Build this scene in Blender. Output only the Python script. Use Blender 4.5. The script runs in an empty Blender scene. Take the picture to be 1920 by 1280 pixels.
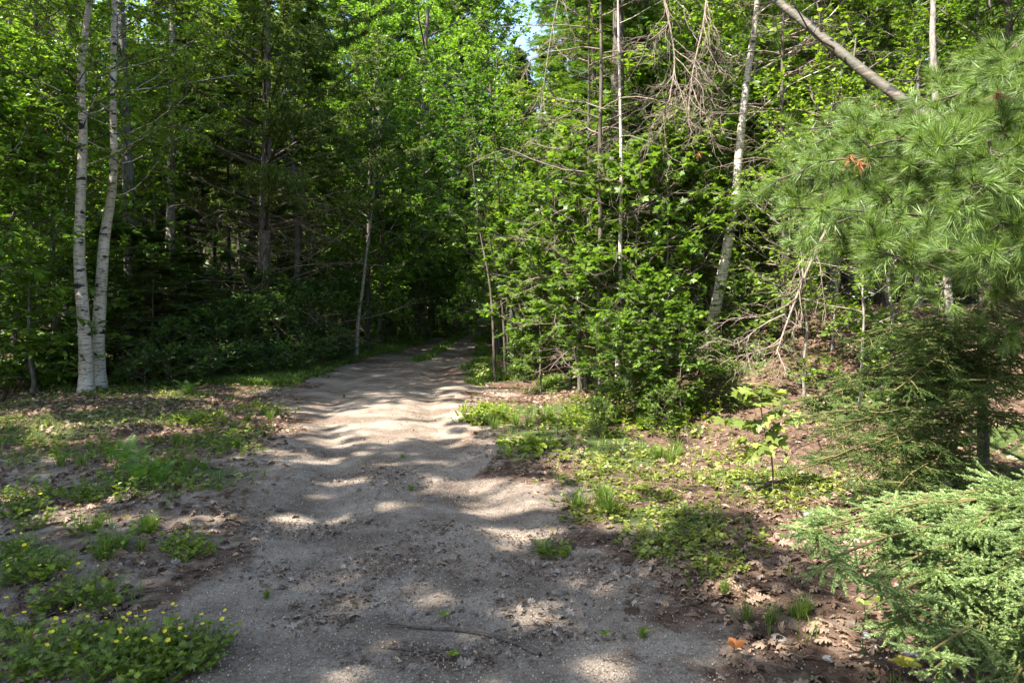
import bpy, math
import numpy as np
from math import radians, sin, cos, pi, sqrt

# ------------------------------------------------------------------ camera, world, sun, exposure
sc = bpy.context.scene
COL = sc.collection
F = 1387.0; HZ = 565.0; EYE = 1.6
cam_d = bpy.data.cameras.new('camera'); cam = bpy.data.objects.new('camera', cam_d); COL.objects.link(cam)
cam.location = (0, 0, EYE); cam.rotation_euler = (pi/2, 0, 0)
cam_d.sensor_width = 36; cam_d.lens = 36*F/1920; cam_d.shift_y = -(640-HZ)/1920
cam_d.clip_start = 0.05; cam_d.clip_end = 2000
sc.camera = cam
SUNV = np.array([-0.60, -0.42, 1.02]); SUNV /= np.linalg.norm(SUNV)
elev = math.asin(SUNV[2]); azi = math.atan2(SUNV[0], SUNV[1])
w = bpy.data.worlds.new('World'); sc.world = w; w.use_nodes = True
nt = w.node_tree; bg = nt.nodes['Background']; sky = nt.nodes.new('ShaderNodeTexSky')
sky.sky_type = 'NISHITA'; sky.dust_density = 1.3; sky.sun_disc = False; sky.sun_elevation = elev; sky.sun_rotation = azi
nt.links.new(sky.outputs[0], bg.inputs[0]); bg.inputs[1].default_value = 0.13
sun_d = bpy.data.lights.new('sun', 'SUN'); sun = bpy.data.objects.new('sun', sun_d); COL.objects.link(sun)
sun_d.energy = 4.7; sun_d.angle = radians(0.53); sun_d.color = (1, .95, .86)
sun.rotation_euler = (pi/2-elev, 0, -azi+pi)
from mathutils import Vector
sun.rotation_euler = Vector(SUNV).to_track_quat('Z', 'Y').to_euler()
sc.view_settings.view_transform = 'Standard'; sc.view_settings.look = 'None'
sc.view_settings.exposure = 2.1; sc.view_settings.gamma = 1
sc.cycles.max_bounces = 7; sc.cycles.diffuse_bounces = 4; sc.cycles.transmission_bounces = 5
sc.cycles.glossy_bounces = 2; sc.cycles.caustics_reflective = False; sc.cycles.caustics_refractive = False

rng = np.random.default_rng(11)
def nrm(a):
    a = np.asarray(a, float); return a/np.maximum(np.linalg.norm(a, axis=-1, keepdims=True), 1e-9)
def ss(a, b, x):
    t = np.clip((x-a)/(b-a), 0, 1); return t*t*(3-2*t)

# smooth value noise
class Noise:
    def __init__(s, seed): s.t = np.random.default_rng(seed).random((128, 128))
    def __call__(s, x, y):
        x = np.asarray(x, float); y = np.asarray(y, float)
        xi = np.floor(x).astype(int); yi = np.floor(y).astype(int); fx = x-xi; fy = y-yi
        fx = fx*fx*(3-2*fx); fy = fy*fy*(3-2*fy); a = s.t
        g = lambda i, j: a[(xi+i) & 127, (yi+j) & 127]
        return (g(0, 0)*(1-fx)+g(1, 0)*fx)*(1-fy)+(g(0, 1)*(1-fx)+g(1, 1)*fx)*fy
N1, N2, N3 = Noise(1), Noise(2), Noise(3)

# ------------------------------------------------------------------ terrain functions
PY = np.array([-10, 1.5, 3.1, 4.3, 5.76, 7.8, 9.5, 11.4, 13.5, 16.4, 20, 23, 29.6, 40, 50, 70])
PL_ = np.array([-2.4, -2.2, -1.9, -1.85, -2.0, -2.4, -3.0, -3.5, -3.95, -4.3, -4.2, -3.6, -3.5, -3.3, -2.0, 4])
PR_ = np.array([2.0, 1.8, 1.3, 0.95, 0.4, -0.1, -0.35, -0.65, -0.75, -0.95, -1.05, -1.15, -1.5, -1.2, 0.3, 7])
def pathmask(x, y):
    x = np.asarray(x, float); y = np.asarray(y, float)
    l = np.interp(y, PY, PL_); r = np.interp(y, PY, PR_)
    n = (N1(x*1.3+9, y*1.3)-.5)*.9+(N2(x*4, y*4)-.5)*.4
    d = np.minimum(x-l, r-x)+n*.6
    return ss(-.3, .35, d)
def soft(x, y):
    l = np.interp(y, PY, PL_); r = np.interp(y, PY, PR_); n = (N1(x*1.3+9, y*1.3)-.5)*1.7+(N2(x*4, y*4)-.5)*1.1
    d = np.minimum(x-l, r-x)+n*.8; e = ss(-1.1, .9, d)*(1-.45*ss(9, 17, y)*ss(.35, .6, N3(x*.9, y*.5)))
    left = .58*ss(-8, -5, x)*ss(l+.3, l-.3, x)*ss(9.5, 7.5, y)+.25*(N3(x*1.2, y*1.2)-.5)
    right = .35*ss(r-.2, r+.3, x)*ss(r+1.6, r+.6, x)*ss(7.5, 4, y)
    return np.maximum(e, np.maximum(left, right)*ss(60, 30, y))
def hgt(x, y):
    x = np.asarray(x, float); y = np.asarray(y, float)
    h = 1.45*ss(0.3, 5.8, x)*ss(7.3, 12, y)
    h = h+.35*ss(-6, -12, x)*ss(12, 20, y)
    h = h+(.09*(N1(x*.35+3, y*.35)-.5)+.05*(N2(x*1.1, y*1.1+5)-.5)+.010*(N3(x*3.1, y*3.1)-.5)+(.010*(N1(x*8, y*8)-.5)+.010*(N2(x*17, y*17)-.5))*ss(10, 6.5, y))*(1-.82*pathmask(x, y))
    l = np.interp(y, PY, PL_); r = np.interp(y, PY, PR_); c = (l+r)/2; wd = (r-l)
    ru = np.exp(-((np.abs(x-c)-wd*.27)/.22)**2)*.05
    return h-ru*ss(2, 6, y)-.02*pathmask(x, y)
def P(u, v, d): return np.array([(u-960)/F*d, d, EYE-(v-HZ)/F*d])
def G(u, v, dmax=80):
    for i in range(4000):
        d = 2.0+i*.02 if i < 2000 else 42+(i-2000)*.1
        p = P(u, v, d)
        if p[2] <= hgt(p[0], p[1]) or d > dmax: break
    return p

# ------------------------------------------------------------------ mesh helpers
def mesh(name, parts, mats):
    me = bpy.data.meshes.new(name)
    vs = []; loops = []; starts = []; mi = []; sm = []; off = 0; ls = 0
    for V, Fc, m, smooth in parts:
        V = np.asarray(V, np.float32).reshape(-1, 3); Fc = np.asarray(Fc, np.int64)
        if len(Fc) == 0: continue
        vs.append(V); k = Fc.shape[1]; loops.append((Fc+off).ravel())
        starts.append(ls+np.arange(len(Fc))*k); mi.append(np.full(len(Fc), m)); sm.append(np.full(len(Fc), smooth))
        off += len(V); ls += Fc.size
    V = np.concatenate(vs); L = np.concatenate(loops).astype(np.int32); S = np.concatenate(starts).astype(np.int32)
    me.vertices.add(len(V)); me.vertices.foreach_set('co', V.ravel())
    me.loops.add(len(L)); me.loops.foreach_set('vertex_index', L)
    me.polygons.add(len(S)); me.polygons.foreach_set('loop_start', S)
    me.polygons.foreach_set('material_index', np.concatenate(mi).astype(np.int32))
    me.polygons.foreach_set('use_smooth', np.concatenate(sm).astype(bool))
    for m in mats: me.materials.append(m)
    me.update(calc_edges=True)
    return me
def ob(name, me, parent=None, loc=None):
    o = bpy.data.objects.new(name, me); COL.objects.link(o)
    if parent: o.parent = parent
    if loc is not None: o.location = loc
    return o
def tag(o, label=None, cat=None, group=None, kind=None):
    for k, v in (('label', label), ('category', cat), ('group', group), ('kind', kind)):
        if v: o[k] = v
    return o
def thing(name, label, cat, loc=(0, 0, 0), group=None, rz=0, s=1):
    o = bpy.data.objects.new(name, None); COL.objects.link(o); o.location = loc; o.rotation_euler = (0, 0, rz); o.scale = (s, s, s)
    o.empty_display_size = .1
    return tag(o, label, cat, group)
def dup(root, loc, rz, s, label=None, group=None, sz=1.0, tilt=(0, 0)):
    r = root.copy(); COL.objects.link(r); r.location = loc; r.rotation_euler = (tilt[0], tilt[1], rz); r.scale = (s, s, s*sz)
    if label: r['label'] = label
    if group: r['group'] = group
    for ch in list(root.children):
        c = ch.copy(); COL.objects.link(c); c.parent = r
        for g in ch.children:
            d = g.copy(); COL.objects.link(d); d.parent = c
    return r

def tubes(PL, r0, r1, n=4, pw=1.0):
    """PL (N,K,3) polylines -> tubes"""
    N, K, _ = PL.shape
    T = nrm(np.gradient(PL, axis=1))
    up = np.where(np.abs(T[..., 2:3]) > .9, np.array([1., 0, 0]), np.array([0, 0, 1.]))
    X = nrm(np.cross(T, up)); Y = np.cross(T, X)
    t = np.linspace(0, 1, K)[None, :, None]**pw
    r0 = np.broadcast_to(np.asarray(r0, float), (N,))[:, None, None]; r1 = np.broadcast_to(np.asarray(r1, float), (N,))[:, None, None]
    R = r0+(r1-r0)*t
    a = np.arange(n)*2*pi/n
    V = PL[:, :, None, :]+R[..., None]*(np.cos(a)[None, None, :, None]*X[:, :, None, :]+np.sin(a)[None, None, :, None]*Y[:, :, None, :])
    i = np.arange(K-1)[:, None]*n; j = np.arange(n)[None, :]; jn = (j+1) % n
    q = np.stack([i+j, i+jn, i+n+jn, i+n+j], -1).reshape(-1, 4)
    Fc = (q[None]+(np.arange(N)*K*n)[:, None, None]).reshape(-1, 4)
    return V.reshape(-1, 3), Fc
def tubeR(PL, R, n=12, bump=0, seed=0):
    """single tube with radius per point, optional bumps; capped"""
    PL = np.asarray(PL, float); R = np.asarray(R, float); K = len(PL)
    T = nrm(np.gradient(PL, axis=0)); ref = np.array([0, 1., 0]) if abs(T[0][1]) < .9 else np.array([1., 0, 0])
    X = nrm(np.cross(T, ref)); Y = np.cross(T, X); a = np.arange(n)*2*pi/n
    rr = R[:, None]*(1+bump*np.random.default_rng(seed).standard_normal((K, n)))
    V = PL[:, None, :]+rr[..., None]*(np.cos(a)[None, :, None]*X[:, None, :]+np.sin(a)[None, :, None]*Y[:, None, :])
    i = np.arange(K-1)[:, None]*n; j = np.arange(n)[None, :]; jn = (j+1) % n
    return V.reshape(-1, 3), np.stack([i+j, i+jn, i+n+jn, i+n+j], -1).reshape(-1, 4)
def spline(pts, n):
    pts = np.asarray(pts, float); K = len(pts); t = np.linspace(0, K-1, n); out = []
    Q = np.vstack([2*pts[0]-pts[1], pts, 2*pts[-1]-pts[-2]])
    for s in t:
        i = min(int(s), K-2); f = s-i; p0, p1, p2, p3 = Q[i:i+4]
        out.append(.5*((2*p1)+(-p0+p2)*f+(2*p0-5*p1+4*p2-p3)*f*f+(-p0+3*p1-3*p2+p3)*f**3))
    return np.array(out)
def poly(P0, D, L, K, wob, up, r):
    N = len(P0); d = nrm(D); pts = [P0]; st = (np.asarray(L)/(K-1))[:, None]
    upv = np.array([0, 0, 1.])*np.asarray(up).reshape(-1, 1)/K
    for k in range(K-1):
        pts.append(pts[-1]+d*st); d = nrm(d+r.standard_normal((N, 3))*wob/sqrt(K)+upv)
    return np.stack(pts, 1)
def at(PL, idx, t):
    K = PL.shape[1]; s = t*(K-1); i = np.minimum(s.astype(int), K-2); f = (s-i)[:, None]
    A = PL[idx, i]; B = PL[idx, i+1]; return A*(1-f)+B*f, nrm(B-A)
def spawn(PL, m, t0, t1, ang, r, flat=.0):
    N = len(PL); idx = np.repeat(np.arange(N), m)
    t = t0+(t1-t0)*((np.tile(np.arange(m), N)+r.random(N*m))/m)
    p, T = at(PL, idx, t)
    v = r.standard_normal((N*m, 3)); v[:, 2] *= (1-flat)
    side = np.cross(T, np.array([0, 0, 1.])); side = nrm(side+1e-6)*np.where(np.arange(N*m) % 2 == 0, 1, -1)[:, None]
    v = nrm(v*(1-flat)+side*flat); v = nrm(v-T*np.sum(v*T, 1, keepdims=True))
    a = ang*(1+.25*r.standard_normal(N*m))[:, None]
    return idx, t, p, nrm(T*np.cos(a)+v*np.sin(a))
def scatter(Tm, pos, D, Nn, s, r=None):
    """place template (V,F) with local y along D, z along Nn"""
    V, Fc = Tm; Y = nrm(D); X = nrm(np.cross(Y, Nn)); Z = np.cross(X, Y); s = np.broadcast_to(np.asarray(s, float), (len(pos),))
    out = pos[:, None, :]+s[:, None, None]*(V[None, :, 0:1]*X[:, None, :]+V[None, :, 1:2]*Y[:, None, :]+V[None, :, 2:3]*Z[:, None, :])
    k = len(V); return out.reshape(-1, 3), (Fc[None]+(np.arange(len(pos))*k)[:, None, None]).reshape(-1, Fc.shape[1])

# ------------------------------------------------------------------ leaf templates (unit length, +y)
def T_(v, f): return np.array(v, float), np.array(f)
LEAF2 = T_([(0, 0, 0), (.33, .5, .07), (0, 1, -.06), (-.33, .5, .07)], [(0, 1, 2), (0, 2, 3)])
LEAF = T_([(0, 0, 0), (.25, .22, .05), (.34, .5, .07), (.18, .8, .0), (0, 1.05, -.1), (-.18, .8, .0), (-.34, .5, .07), (-.25, .22, .05), (0, .5, 0)],
          [(0, 1, 8), (1, 2, 8), (2, 3, 8), (3, 4, 8), (4, 5, 8), (5, 6, 8), (6, 7, 8), (7, 0, 8)])
def lobed(pts, zc=.0, droop=.12):
    v = [(x, y, -droop*(x*x+(y-.4)**2)+.05*abs(x)) for x, y in pts]+[(0, .38, zc)]
    n = len(pts); return T_(v, [(i, (i+1) % n, n) for i in range(n)])
half = [(0, 0), (.16, -.06), (.34, .05), (.28, .16), (.56, .30), (.50, .38), (.58, .52), (.34, .50), (.20, .50), (.26, .72), (.12, .76), (0, 1.02)]
MAPLE = lobed(half+[(-x, y) for x, y in half[-2:0:-1]])
halfs = [(0, 0), (.3, .05), (.25, .2), (.55, .5), (.22, .52), (.16, .78), (0, 1)]
MAPS = lobed(halfs+[(-x, y) for x, y in halfs[-2:0:-1]])
halfo = [(0, 0), (.07, .1), (.2, .16), (.1, .27), (.34, .36), (.3, .45), (.12, .46), (.38, .68), (.28, .76), (.1, .7), (.2, .92), (.08, .93), (0, 1.05)]
OAK = lobed(halfo+[(-x, y) for x, y in halfo[-2:0:-1]], 0, .5)
def needles(n, L, wd, r, cone0=20, cone1=75, along=.5):
    v = []; f = []
    for i in range(n):
        a = r.random()*2*pi; c = radians(cone0+(cone1-cone0)*r.random()); t = r.random()*along
        d = np.array([sin(c)*cos(a), cos(c), sin(c)*sin(a)]); b = np.array([0, t, 0]); s = nrm(np.cross(d, r.standard_normal(3)))
        l = L*(.8+.4*r.random()); k = len(v); tip = b+d*l+np.array([0, 0, -.12*l*r.random()])
        v += [b-s*wd, b+s*wd, tip]; f.append((k, k+1, k+2))
    return T_(v, f)
_r = np.random.default_rng(5)
TUFT_N = needles(85, 1.0, .017, _r, 5, 60, .7)
TUFT_M = needles(34, 1.0, .028, _r, 5, 85, .4)
TUFT_F = needles(12, 1.0, .09, _r, 5, 80, .5)
def spruce_shoot(n, L, nl, wd, r, flat=.55):
    v = [(-.012, 0, 0), (.012, 0, 0), (.006, L, 0), (-.006, L, 0)]; f = [(0, 1, 2), (0, 2, 3)]
    for i in range(n):
        t = (i+r.random())/n; a = r.random()*2*pi
        sd = nrm(np.array([cos(a), 0, abs(sin(a))*flat if r.random() < .8 else -abs(sin(a))*.4]))
        d = nrm(sd*.85+np.array([0, .75, 0])); b = np.array([0, t*L, 0]); s = nrm(np.cross(d, r.standard_normal(3)))
        k = len(v); l = nl*(1-.35*t)*(.8+.4*r.random()); v += [tuple(b-s*wd), tuple(b+s*wd), tuple(b+d*l)]; f.append((k, k+1, k+2))
    return T_(v, f)
SHOOT_N = spruce_shoot(110, 1.0, .15, .026, _r, .4)
SHOOT_M = spruce_shoot(40, 1.0, .17, .027, _r)
def spray(n, r):
    v = []; f = []
    for i in range(n):
        t = (i+.5)/n; sgn = 1 if i % 2 else -1; b = np.array([0, t*.85, 0]); a = radians(50+15*r.random())
        d = np.array([sgn*sin(a), cos(a), -.15*r.random()]); l = (.42*(1-t*.7))*(.8+.4*r.random()); p = np.array([d[1], -d[0], 0])*.055
        k = len(v); v += [b-p*.6, b+p*.6, b+d*l*.6+p, b+d*l, b+d*l*.6-p]; f += [(k, k+1, k+2), (k, k+2, k+4), (k+4, k+2, k+3)]
    k = len(v); v += [(-.03, 0, 0), (.03, 0, 0), (0, 1.05, -.05)]; f.append((k, k+1, k+2))
    return T_(v, f)
SPRAY = spray(9, _r)
def frond(n=17):
    v = []; f = []
    for i in range(n):
        t = (i+1)/(n+1)
        for sg in (1, -1):
            l = .30*sin(pi*min(1, t*.85+.15))**.8*(1-t*.35)+.02; b = np.array([0, t, .22*sin(t*pi*.75)-.15*t*t]); w_ = .017
            d = np.array([sg, .28, -.12]); k = len(v)
            v += [b-np.array([0, w_, 0]), b+np.array([0, w_, 0]), b+d*l*.55+np.array([0, w_*.9, .01]), b+d*l, b+d*l*.55-np.array([0, w_*.9, -.01])]
            f += [(k, k+1, k+2), (k, k+2, k+4), (k+4, k+2, k+3)]
    return T_(v, f)
FROND = frond()
TRI = None
def trifoliate():
    v = []; f = []
    for a in (0, 95, -95):
        ca, sa = cos(radians(a)), sin(radians(a)); k = len(v)
        for x, y in ((0, .05), (.26, .3), (.3, .6), (.12, .88), (-.12, .88), (-.3, .6), (-.26, .3)):
            v.append((x*ca+y*sa, -x*sa+y*ca, .06-.12*(x*x+y*y)))
        f += [(k, k+i, k+i+1) for i in range(1, 6)]
    return T_(v, f)
TRI = trifoliate()
def blades(n, r, h=1.0, spread=.5, wd=.02):
    v = []; f = []
    for i in range(n):
        a = r.random()*2*pi; l = h*(.5+.5*r.random()); lean = spread*r.random()
        d = np.array([cos(a), sin(a), 0]); s = np.array([-sin(a), cos(a), 0])*wd; b = d*.06*r.random()
        p1 = b+d*lean*l*.35+np.array([0, 0, l*.6]); p2 = b+d*lean*l+np.array([0, 0, l*(1-.25*lean)]); k = len(v)
        v += [b-s, b+s, p1+s*.8, p1-s*.8, p2]; f += [(k, k+1, k+2), (k, k+2, k+3), (k+3, k+2, k+4)]
    return T_(v, f)

# ------------------------------------------------------------------ materials
def newmat(name):
    m = bpy.data.materials.new(name); m.use_nodes = True; n = m.node_tree; n.nodes.clear()
    return m, n, n.nodes.new('ShaderNodeOutputMaterial')
def leafmat(name, c, tr=None, tf=.38, rough=.42, hv=.03, vv=.35, spec=.4, c2=None):
    if c[1] > c[0]*1.2 and name not in ('pine needle', 'spruce needle'):
        c2 = c2 or (c[0]*1.7, c[1]*1.35, c[2]*.9); c = (c[0]*1.22, c[1], c[2]*.9); c2 = (c2[0]*1.22, c2[1]*1.04, c2[2]*.9)
    m, n, out = newmat(name); N = n.nodes.new; L = n.links.new
    geo = N('ShaderNodeNewGeometry'); hsv = N('ShaderNodeHueSaturation'); mr = N('ShaderNodeMapRange')
    mix = N('ShaderNodeMixRGB'); mix.inputs[1].default_value = (*c, 1); mix.inputs[2].default_value = (*(c2 or (c[0]*1.7, c[1]*1.35, c[2]*.9)), 1)
    L(geo.outputs['Random Per Island'], mix.inputs[0])
    mul = N('ShaderNodeMath'); mul.operation = 'MULTIPLY'; mul.inputs[1].default_value = 7.31; fr = N('ShaderNodeMath'); fr.operation = 'FRACT'
    L(geo.outputs['Random Per Island'], mul.inputs[0]); L(mul.outputs[0], fr.inputs[0]); L(fr.outputs[0], mr.inputs[0])
    mr.inputs[3].default_value = 1-vv; mr.inputs[4].default_value = 1+vv
    L(mix.outputs[0], hsv.inputs['Color']); L(mr.outputs[0], hsv.inputs['Value'])
    p = N('ShaderNodeBsdfPrincipled'); p.inputs['Roughness'].default_value = rough; p.inputs['Specular IOR Level'].default_value = spec
    L(hsv.outputs[0], p.inputs['Base Color'])
    if tf > 0:
        t = N('ShaderNodeBsdfTranslucent'); g = N('ShaderNodeMixRGB'); g.blend_type = 'MULTIPLY'; g.inputs[0].default_value = 1
        g.inputs[2].default_value = (*(tr or (2.2, 2.0, .8)), 1); L(hsv.outputs[0], g.inputs[1]); L(g.outputs[0], t.inputs[0])
        ms = N('ShaderNodeMixShader'); ms.inputs[0].default_value = tf; L(p.outputs[0], ms.inputs[1]); L(t.outputs[0], ms.inputs[2]); L(ms.outputs[0], out.inputs[0])
    else: L(p.outputs[0], out.inputs[0])
    return m
def bark(name, c1, c2, sx=18, sz=4, bump=.6, rough=.9):
    m, n, out = newmat(name); N = n.nodes.new; L = n.links.new
    tc = N('ShaderNodeTexCoord'); mp = N('ShaderNodeMapping'); mp.inputs['Scale'].default_value = (sx, sx, sz); L(tc.outputs['Object'], mp.inputs[0])
    no = N('ShaderNodeTexNoise'); no.inputs['Scale'].default_value = 1; no.inputs['Detail'].default_value = 6; L(mp.outputs[0], no.inputs[0])
    cr = N('ShaderNodeValToRGB'); cr.color_ramp.elements[0].position = .35; cr.color_ramp.elements[1].position = .68
    cr.color_ramp.elements[0].color = (*c1, 1); cr.color_ramp.elements[1].color = (*c2, 1); L(no.outputs[0], cr.inputs[0])
    p = N('ShaderNodeBsdfPrincipled'); p.inputs['Roughness'].default_value = rough; p.inputs['Specular IOR Level'].default_value = .2
    b = N('ShaderNodeBump'); b.inputs['Strength'].default_value = bump; b.inputs['Distance'].default_value = .02
    L(no.outputs[0], b.inputs['Height']); L(b.outputs[0], p.inputs['Normal']); L(cr.outputs[0], p.inputs['Base Color']); L(p.outputs[0], out.inputs[0])
    return m
def birchmat(name, white=(.58, .52, .46), q=0):
    m, n, out = newmat(name); N = n.nodes.new; L = n.links.new
    tc = N('ShaderNodeTexCoord')
    def noise(scale, det=3):
        mp = N('ShaderNodeMapping'); mp.inputs['Scale'].default_value = scale; L(tc.outputs['Object'], mp.inputs[0])
        no = N('ShaderNodeTexNoise'); no.inputs['Scale'].default_value = 1; no.inputs['Detail'].default_value = det; L(mp.outputs[0], no.inputs[0]); return no.outputs[0]
    def ramp(src, a, b, ca, cb):
        cr = N('ShaderNodeValToRGB'); cr.color_ramp.elements[0].position = a; cr.color_ramp.elements[1].position = b
        cr.color_ramp.elements[0].color = (*ca, 1); cr.color_ramp.elements[1].color = (*cb, 1); L(src, cr.inputs[0]); return cr.outputs[0]
    def mixc(f, a, b):
        x = N('ShaderNodeMixRGB'); L(f, x.inputs[0]); L(a, x.inputs[1]); L(b, x.inputs[2]) if not isinstance(b, tuple) else setattr(x.inputs[2], 'default_value', (*b, 1)); return x.outputs[0]
    base = ramp(noise((5, 5, 2.2), 5), .3, .7, tuple(c*.62 for c in (white[0]*1.05, white[1], white[2]*.85)), white)
    base = mixc(ramp(noise((7, 7, 48)), .54, .60, (0, 0, 0), (.85,)*3), base, (.16, .12, .10))
    base = mixc(ramp(noise((4.0+q*80, 4.0+q*80, 8.5), 4), .60-q, .635-q, (0, 0, 0), (1,)*3), base, (.022, .02, .018))
    base = mixc(ramp(noise((26, 26, 14), 4), .58, .68, (0, 0, 0), (.55,)*3), base, (.10, .10, .07))
    p = N('ShaderNodeBsdfPrincipled'); p.inputs['Roughness'].default_value = .7; p.inputs['Specular IOR Level'].default_value = .3
    b = N('ShaderNodeBump'); b.inputs['Strength'].default_value = .5; b.inputs['Distance'].default_value = .01
    L(noise((12, 12, 50), 5), b.inputs['Height']); L(b.outputs[0], p.inputs['Normal']); L(base, p.inputs['Base Color']); L(p.outputs[0], out.inputs[0])
    return m
M = {}
M['maple'] = leafmat('maple leaf', (.05, .12, .02), (1.9, 2.0, .7), .42, c2=(.10, .18, .03), vv=.45)
M['maple_bright'] = leafmat('bright leaf', (.07, .165, .022), (1.7, 1.9, .7), .42, c2=(.13, .23, .035), vv=.4)
M['seedleaf'] = leafmat('seedling leaf', (.12, .21, .05), (1.6, 1.6, .7), .4, c2=(.22, .30, .08), vv=.4)
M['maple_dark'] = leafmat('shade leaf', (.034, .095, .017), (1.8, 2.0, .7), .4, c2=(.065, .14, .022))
M['birch_leaf'] = leafmat('birch leaf', (.075, .165, .025), (2, 2.0, .7), .45, c2=(.13, .22, .03))
M['pine'] = leafmat('pine needle', (.075, .14, .03), (1.6, 1.6, .7), .3, rough=.38, c2=(.23, .32, .09), spec=.5, vv=.5)
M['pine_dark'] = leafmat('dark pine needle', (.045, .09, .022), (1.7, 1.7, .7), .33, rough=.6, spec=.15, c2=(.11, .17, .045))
M['spruce'] = leafmat('spruce needle', (.15, .235, .08), (1.4, 1.4, .8), .25, rough=.5, spec=.3, c2=(.33, .41, .16), vv=.45)
M['spruce_shade'] = leafmat('shade-coloured spruce needle', (.045, .095, .028), (1.4, 1.5, .8), .25, rough=.5, spec=.2, c2=(.11, .19, .06))  # darker copy of the spruce green, standing for shade
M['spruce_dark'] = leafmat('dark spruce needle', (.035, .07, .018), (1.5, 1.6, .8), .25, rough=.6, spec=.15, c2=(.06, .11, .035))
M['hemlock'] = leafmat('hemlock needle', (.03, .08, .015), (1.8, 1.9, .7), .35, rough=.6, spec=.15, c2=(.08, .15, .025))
M['fern'] = leafmat('fern', (.07, .17, .03), (1.8, 1.9, .7), .4, c2=(.12, .23, .04))
M['grass'] = leafmat('grass blade', (.07, .15, .03), (1.8, 1.8, .7), .35, c2=(.14, .22, .05))
M['cover'] = leafmat('cover leaf', (.11, .18, .035), (1.7, 1.7, .7), .35, c2=(.24, .29, .07), vv=.45)
M['butter'] = leafmat('buttercup leaf', (.075, .155, .022), (1.8, 1.8, .6), .38, c2=(.18, .26, .035), vv=.45)
M['petal'] = leafmat('yellow petal', (.75, .58, .02), (1, 1, .5), .2, vv=.1, c2=(.8, .66, .03))
M['deadneedle'] = leafmat('dead pine needle', (.26, .09, .035), None, 0, c2=(.36, .14, .06))
M['redleaf'] = leafmat('red brown leaf', (.30, .10, .03), (1.4, 1.2, .8), .3, c2=(.36, .14, .04), vv=.12)
M['yellowleaf'] = leafmat('yellow leaf', (.45, .42, .05), (1.3, 1.2, .6), .3, c2=(.55, .5, .08), vv=.12)
M['litter'] = leafmat('dead leaf', (.10, .062, .042), (1.3, 1.1, .9), .12, rough=.6, vv=.6, c2=(.34, .24, .165), spec=.25)
M['greyleaf'] = leafmat('weathered leaf', (.13, .098, .075), None, 0, rough=.65, vv=.5, c2=(.32, .265, .22), spec=.25)
M['stone'] = leafmat('pebble', (.20, .17, .14), None, 0, rough=.85, vv=.4, c2=(.40, .36, .32), spec=.3)
M['bark'] = bark('brown bark', (.05, .04, .032), (.17, .14, .115))
M['greybark'] = bark('grey bark', (.09, .085, .075), (.22, .205, .18), 22, 7)
M['palebark'] = bark('pale bark', (.15, .13, .11), (.38, .34, .29), 30, 14)
M['pinebark'] = bark('pine bark', (.06, .05, .043), (.24, .20, .175), 26, 7, 1.0)
M['twig'] = bark('twig bark', (.06, .045, .035), (.15, .12, .1), 60, 20, .2)
M['greentwig'] = bark('green twig', (.09, .08, .03), (.18, .15, .06), 60, 20, .2)
M['deadtwig'] = bark('dead twig', (.12, .09, .07), (.29, .235, .19), 50, 20, .2)
M['browntwig'] = bark('dead brown twig', (.14, .10, .08), (.33, .26, .21), 50, 20, .2)
M['birch'] = birchmat('birch bark')
M['birch2'] = birchmat('grey birch bark', (.62, .56, .49))

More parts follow.
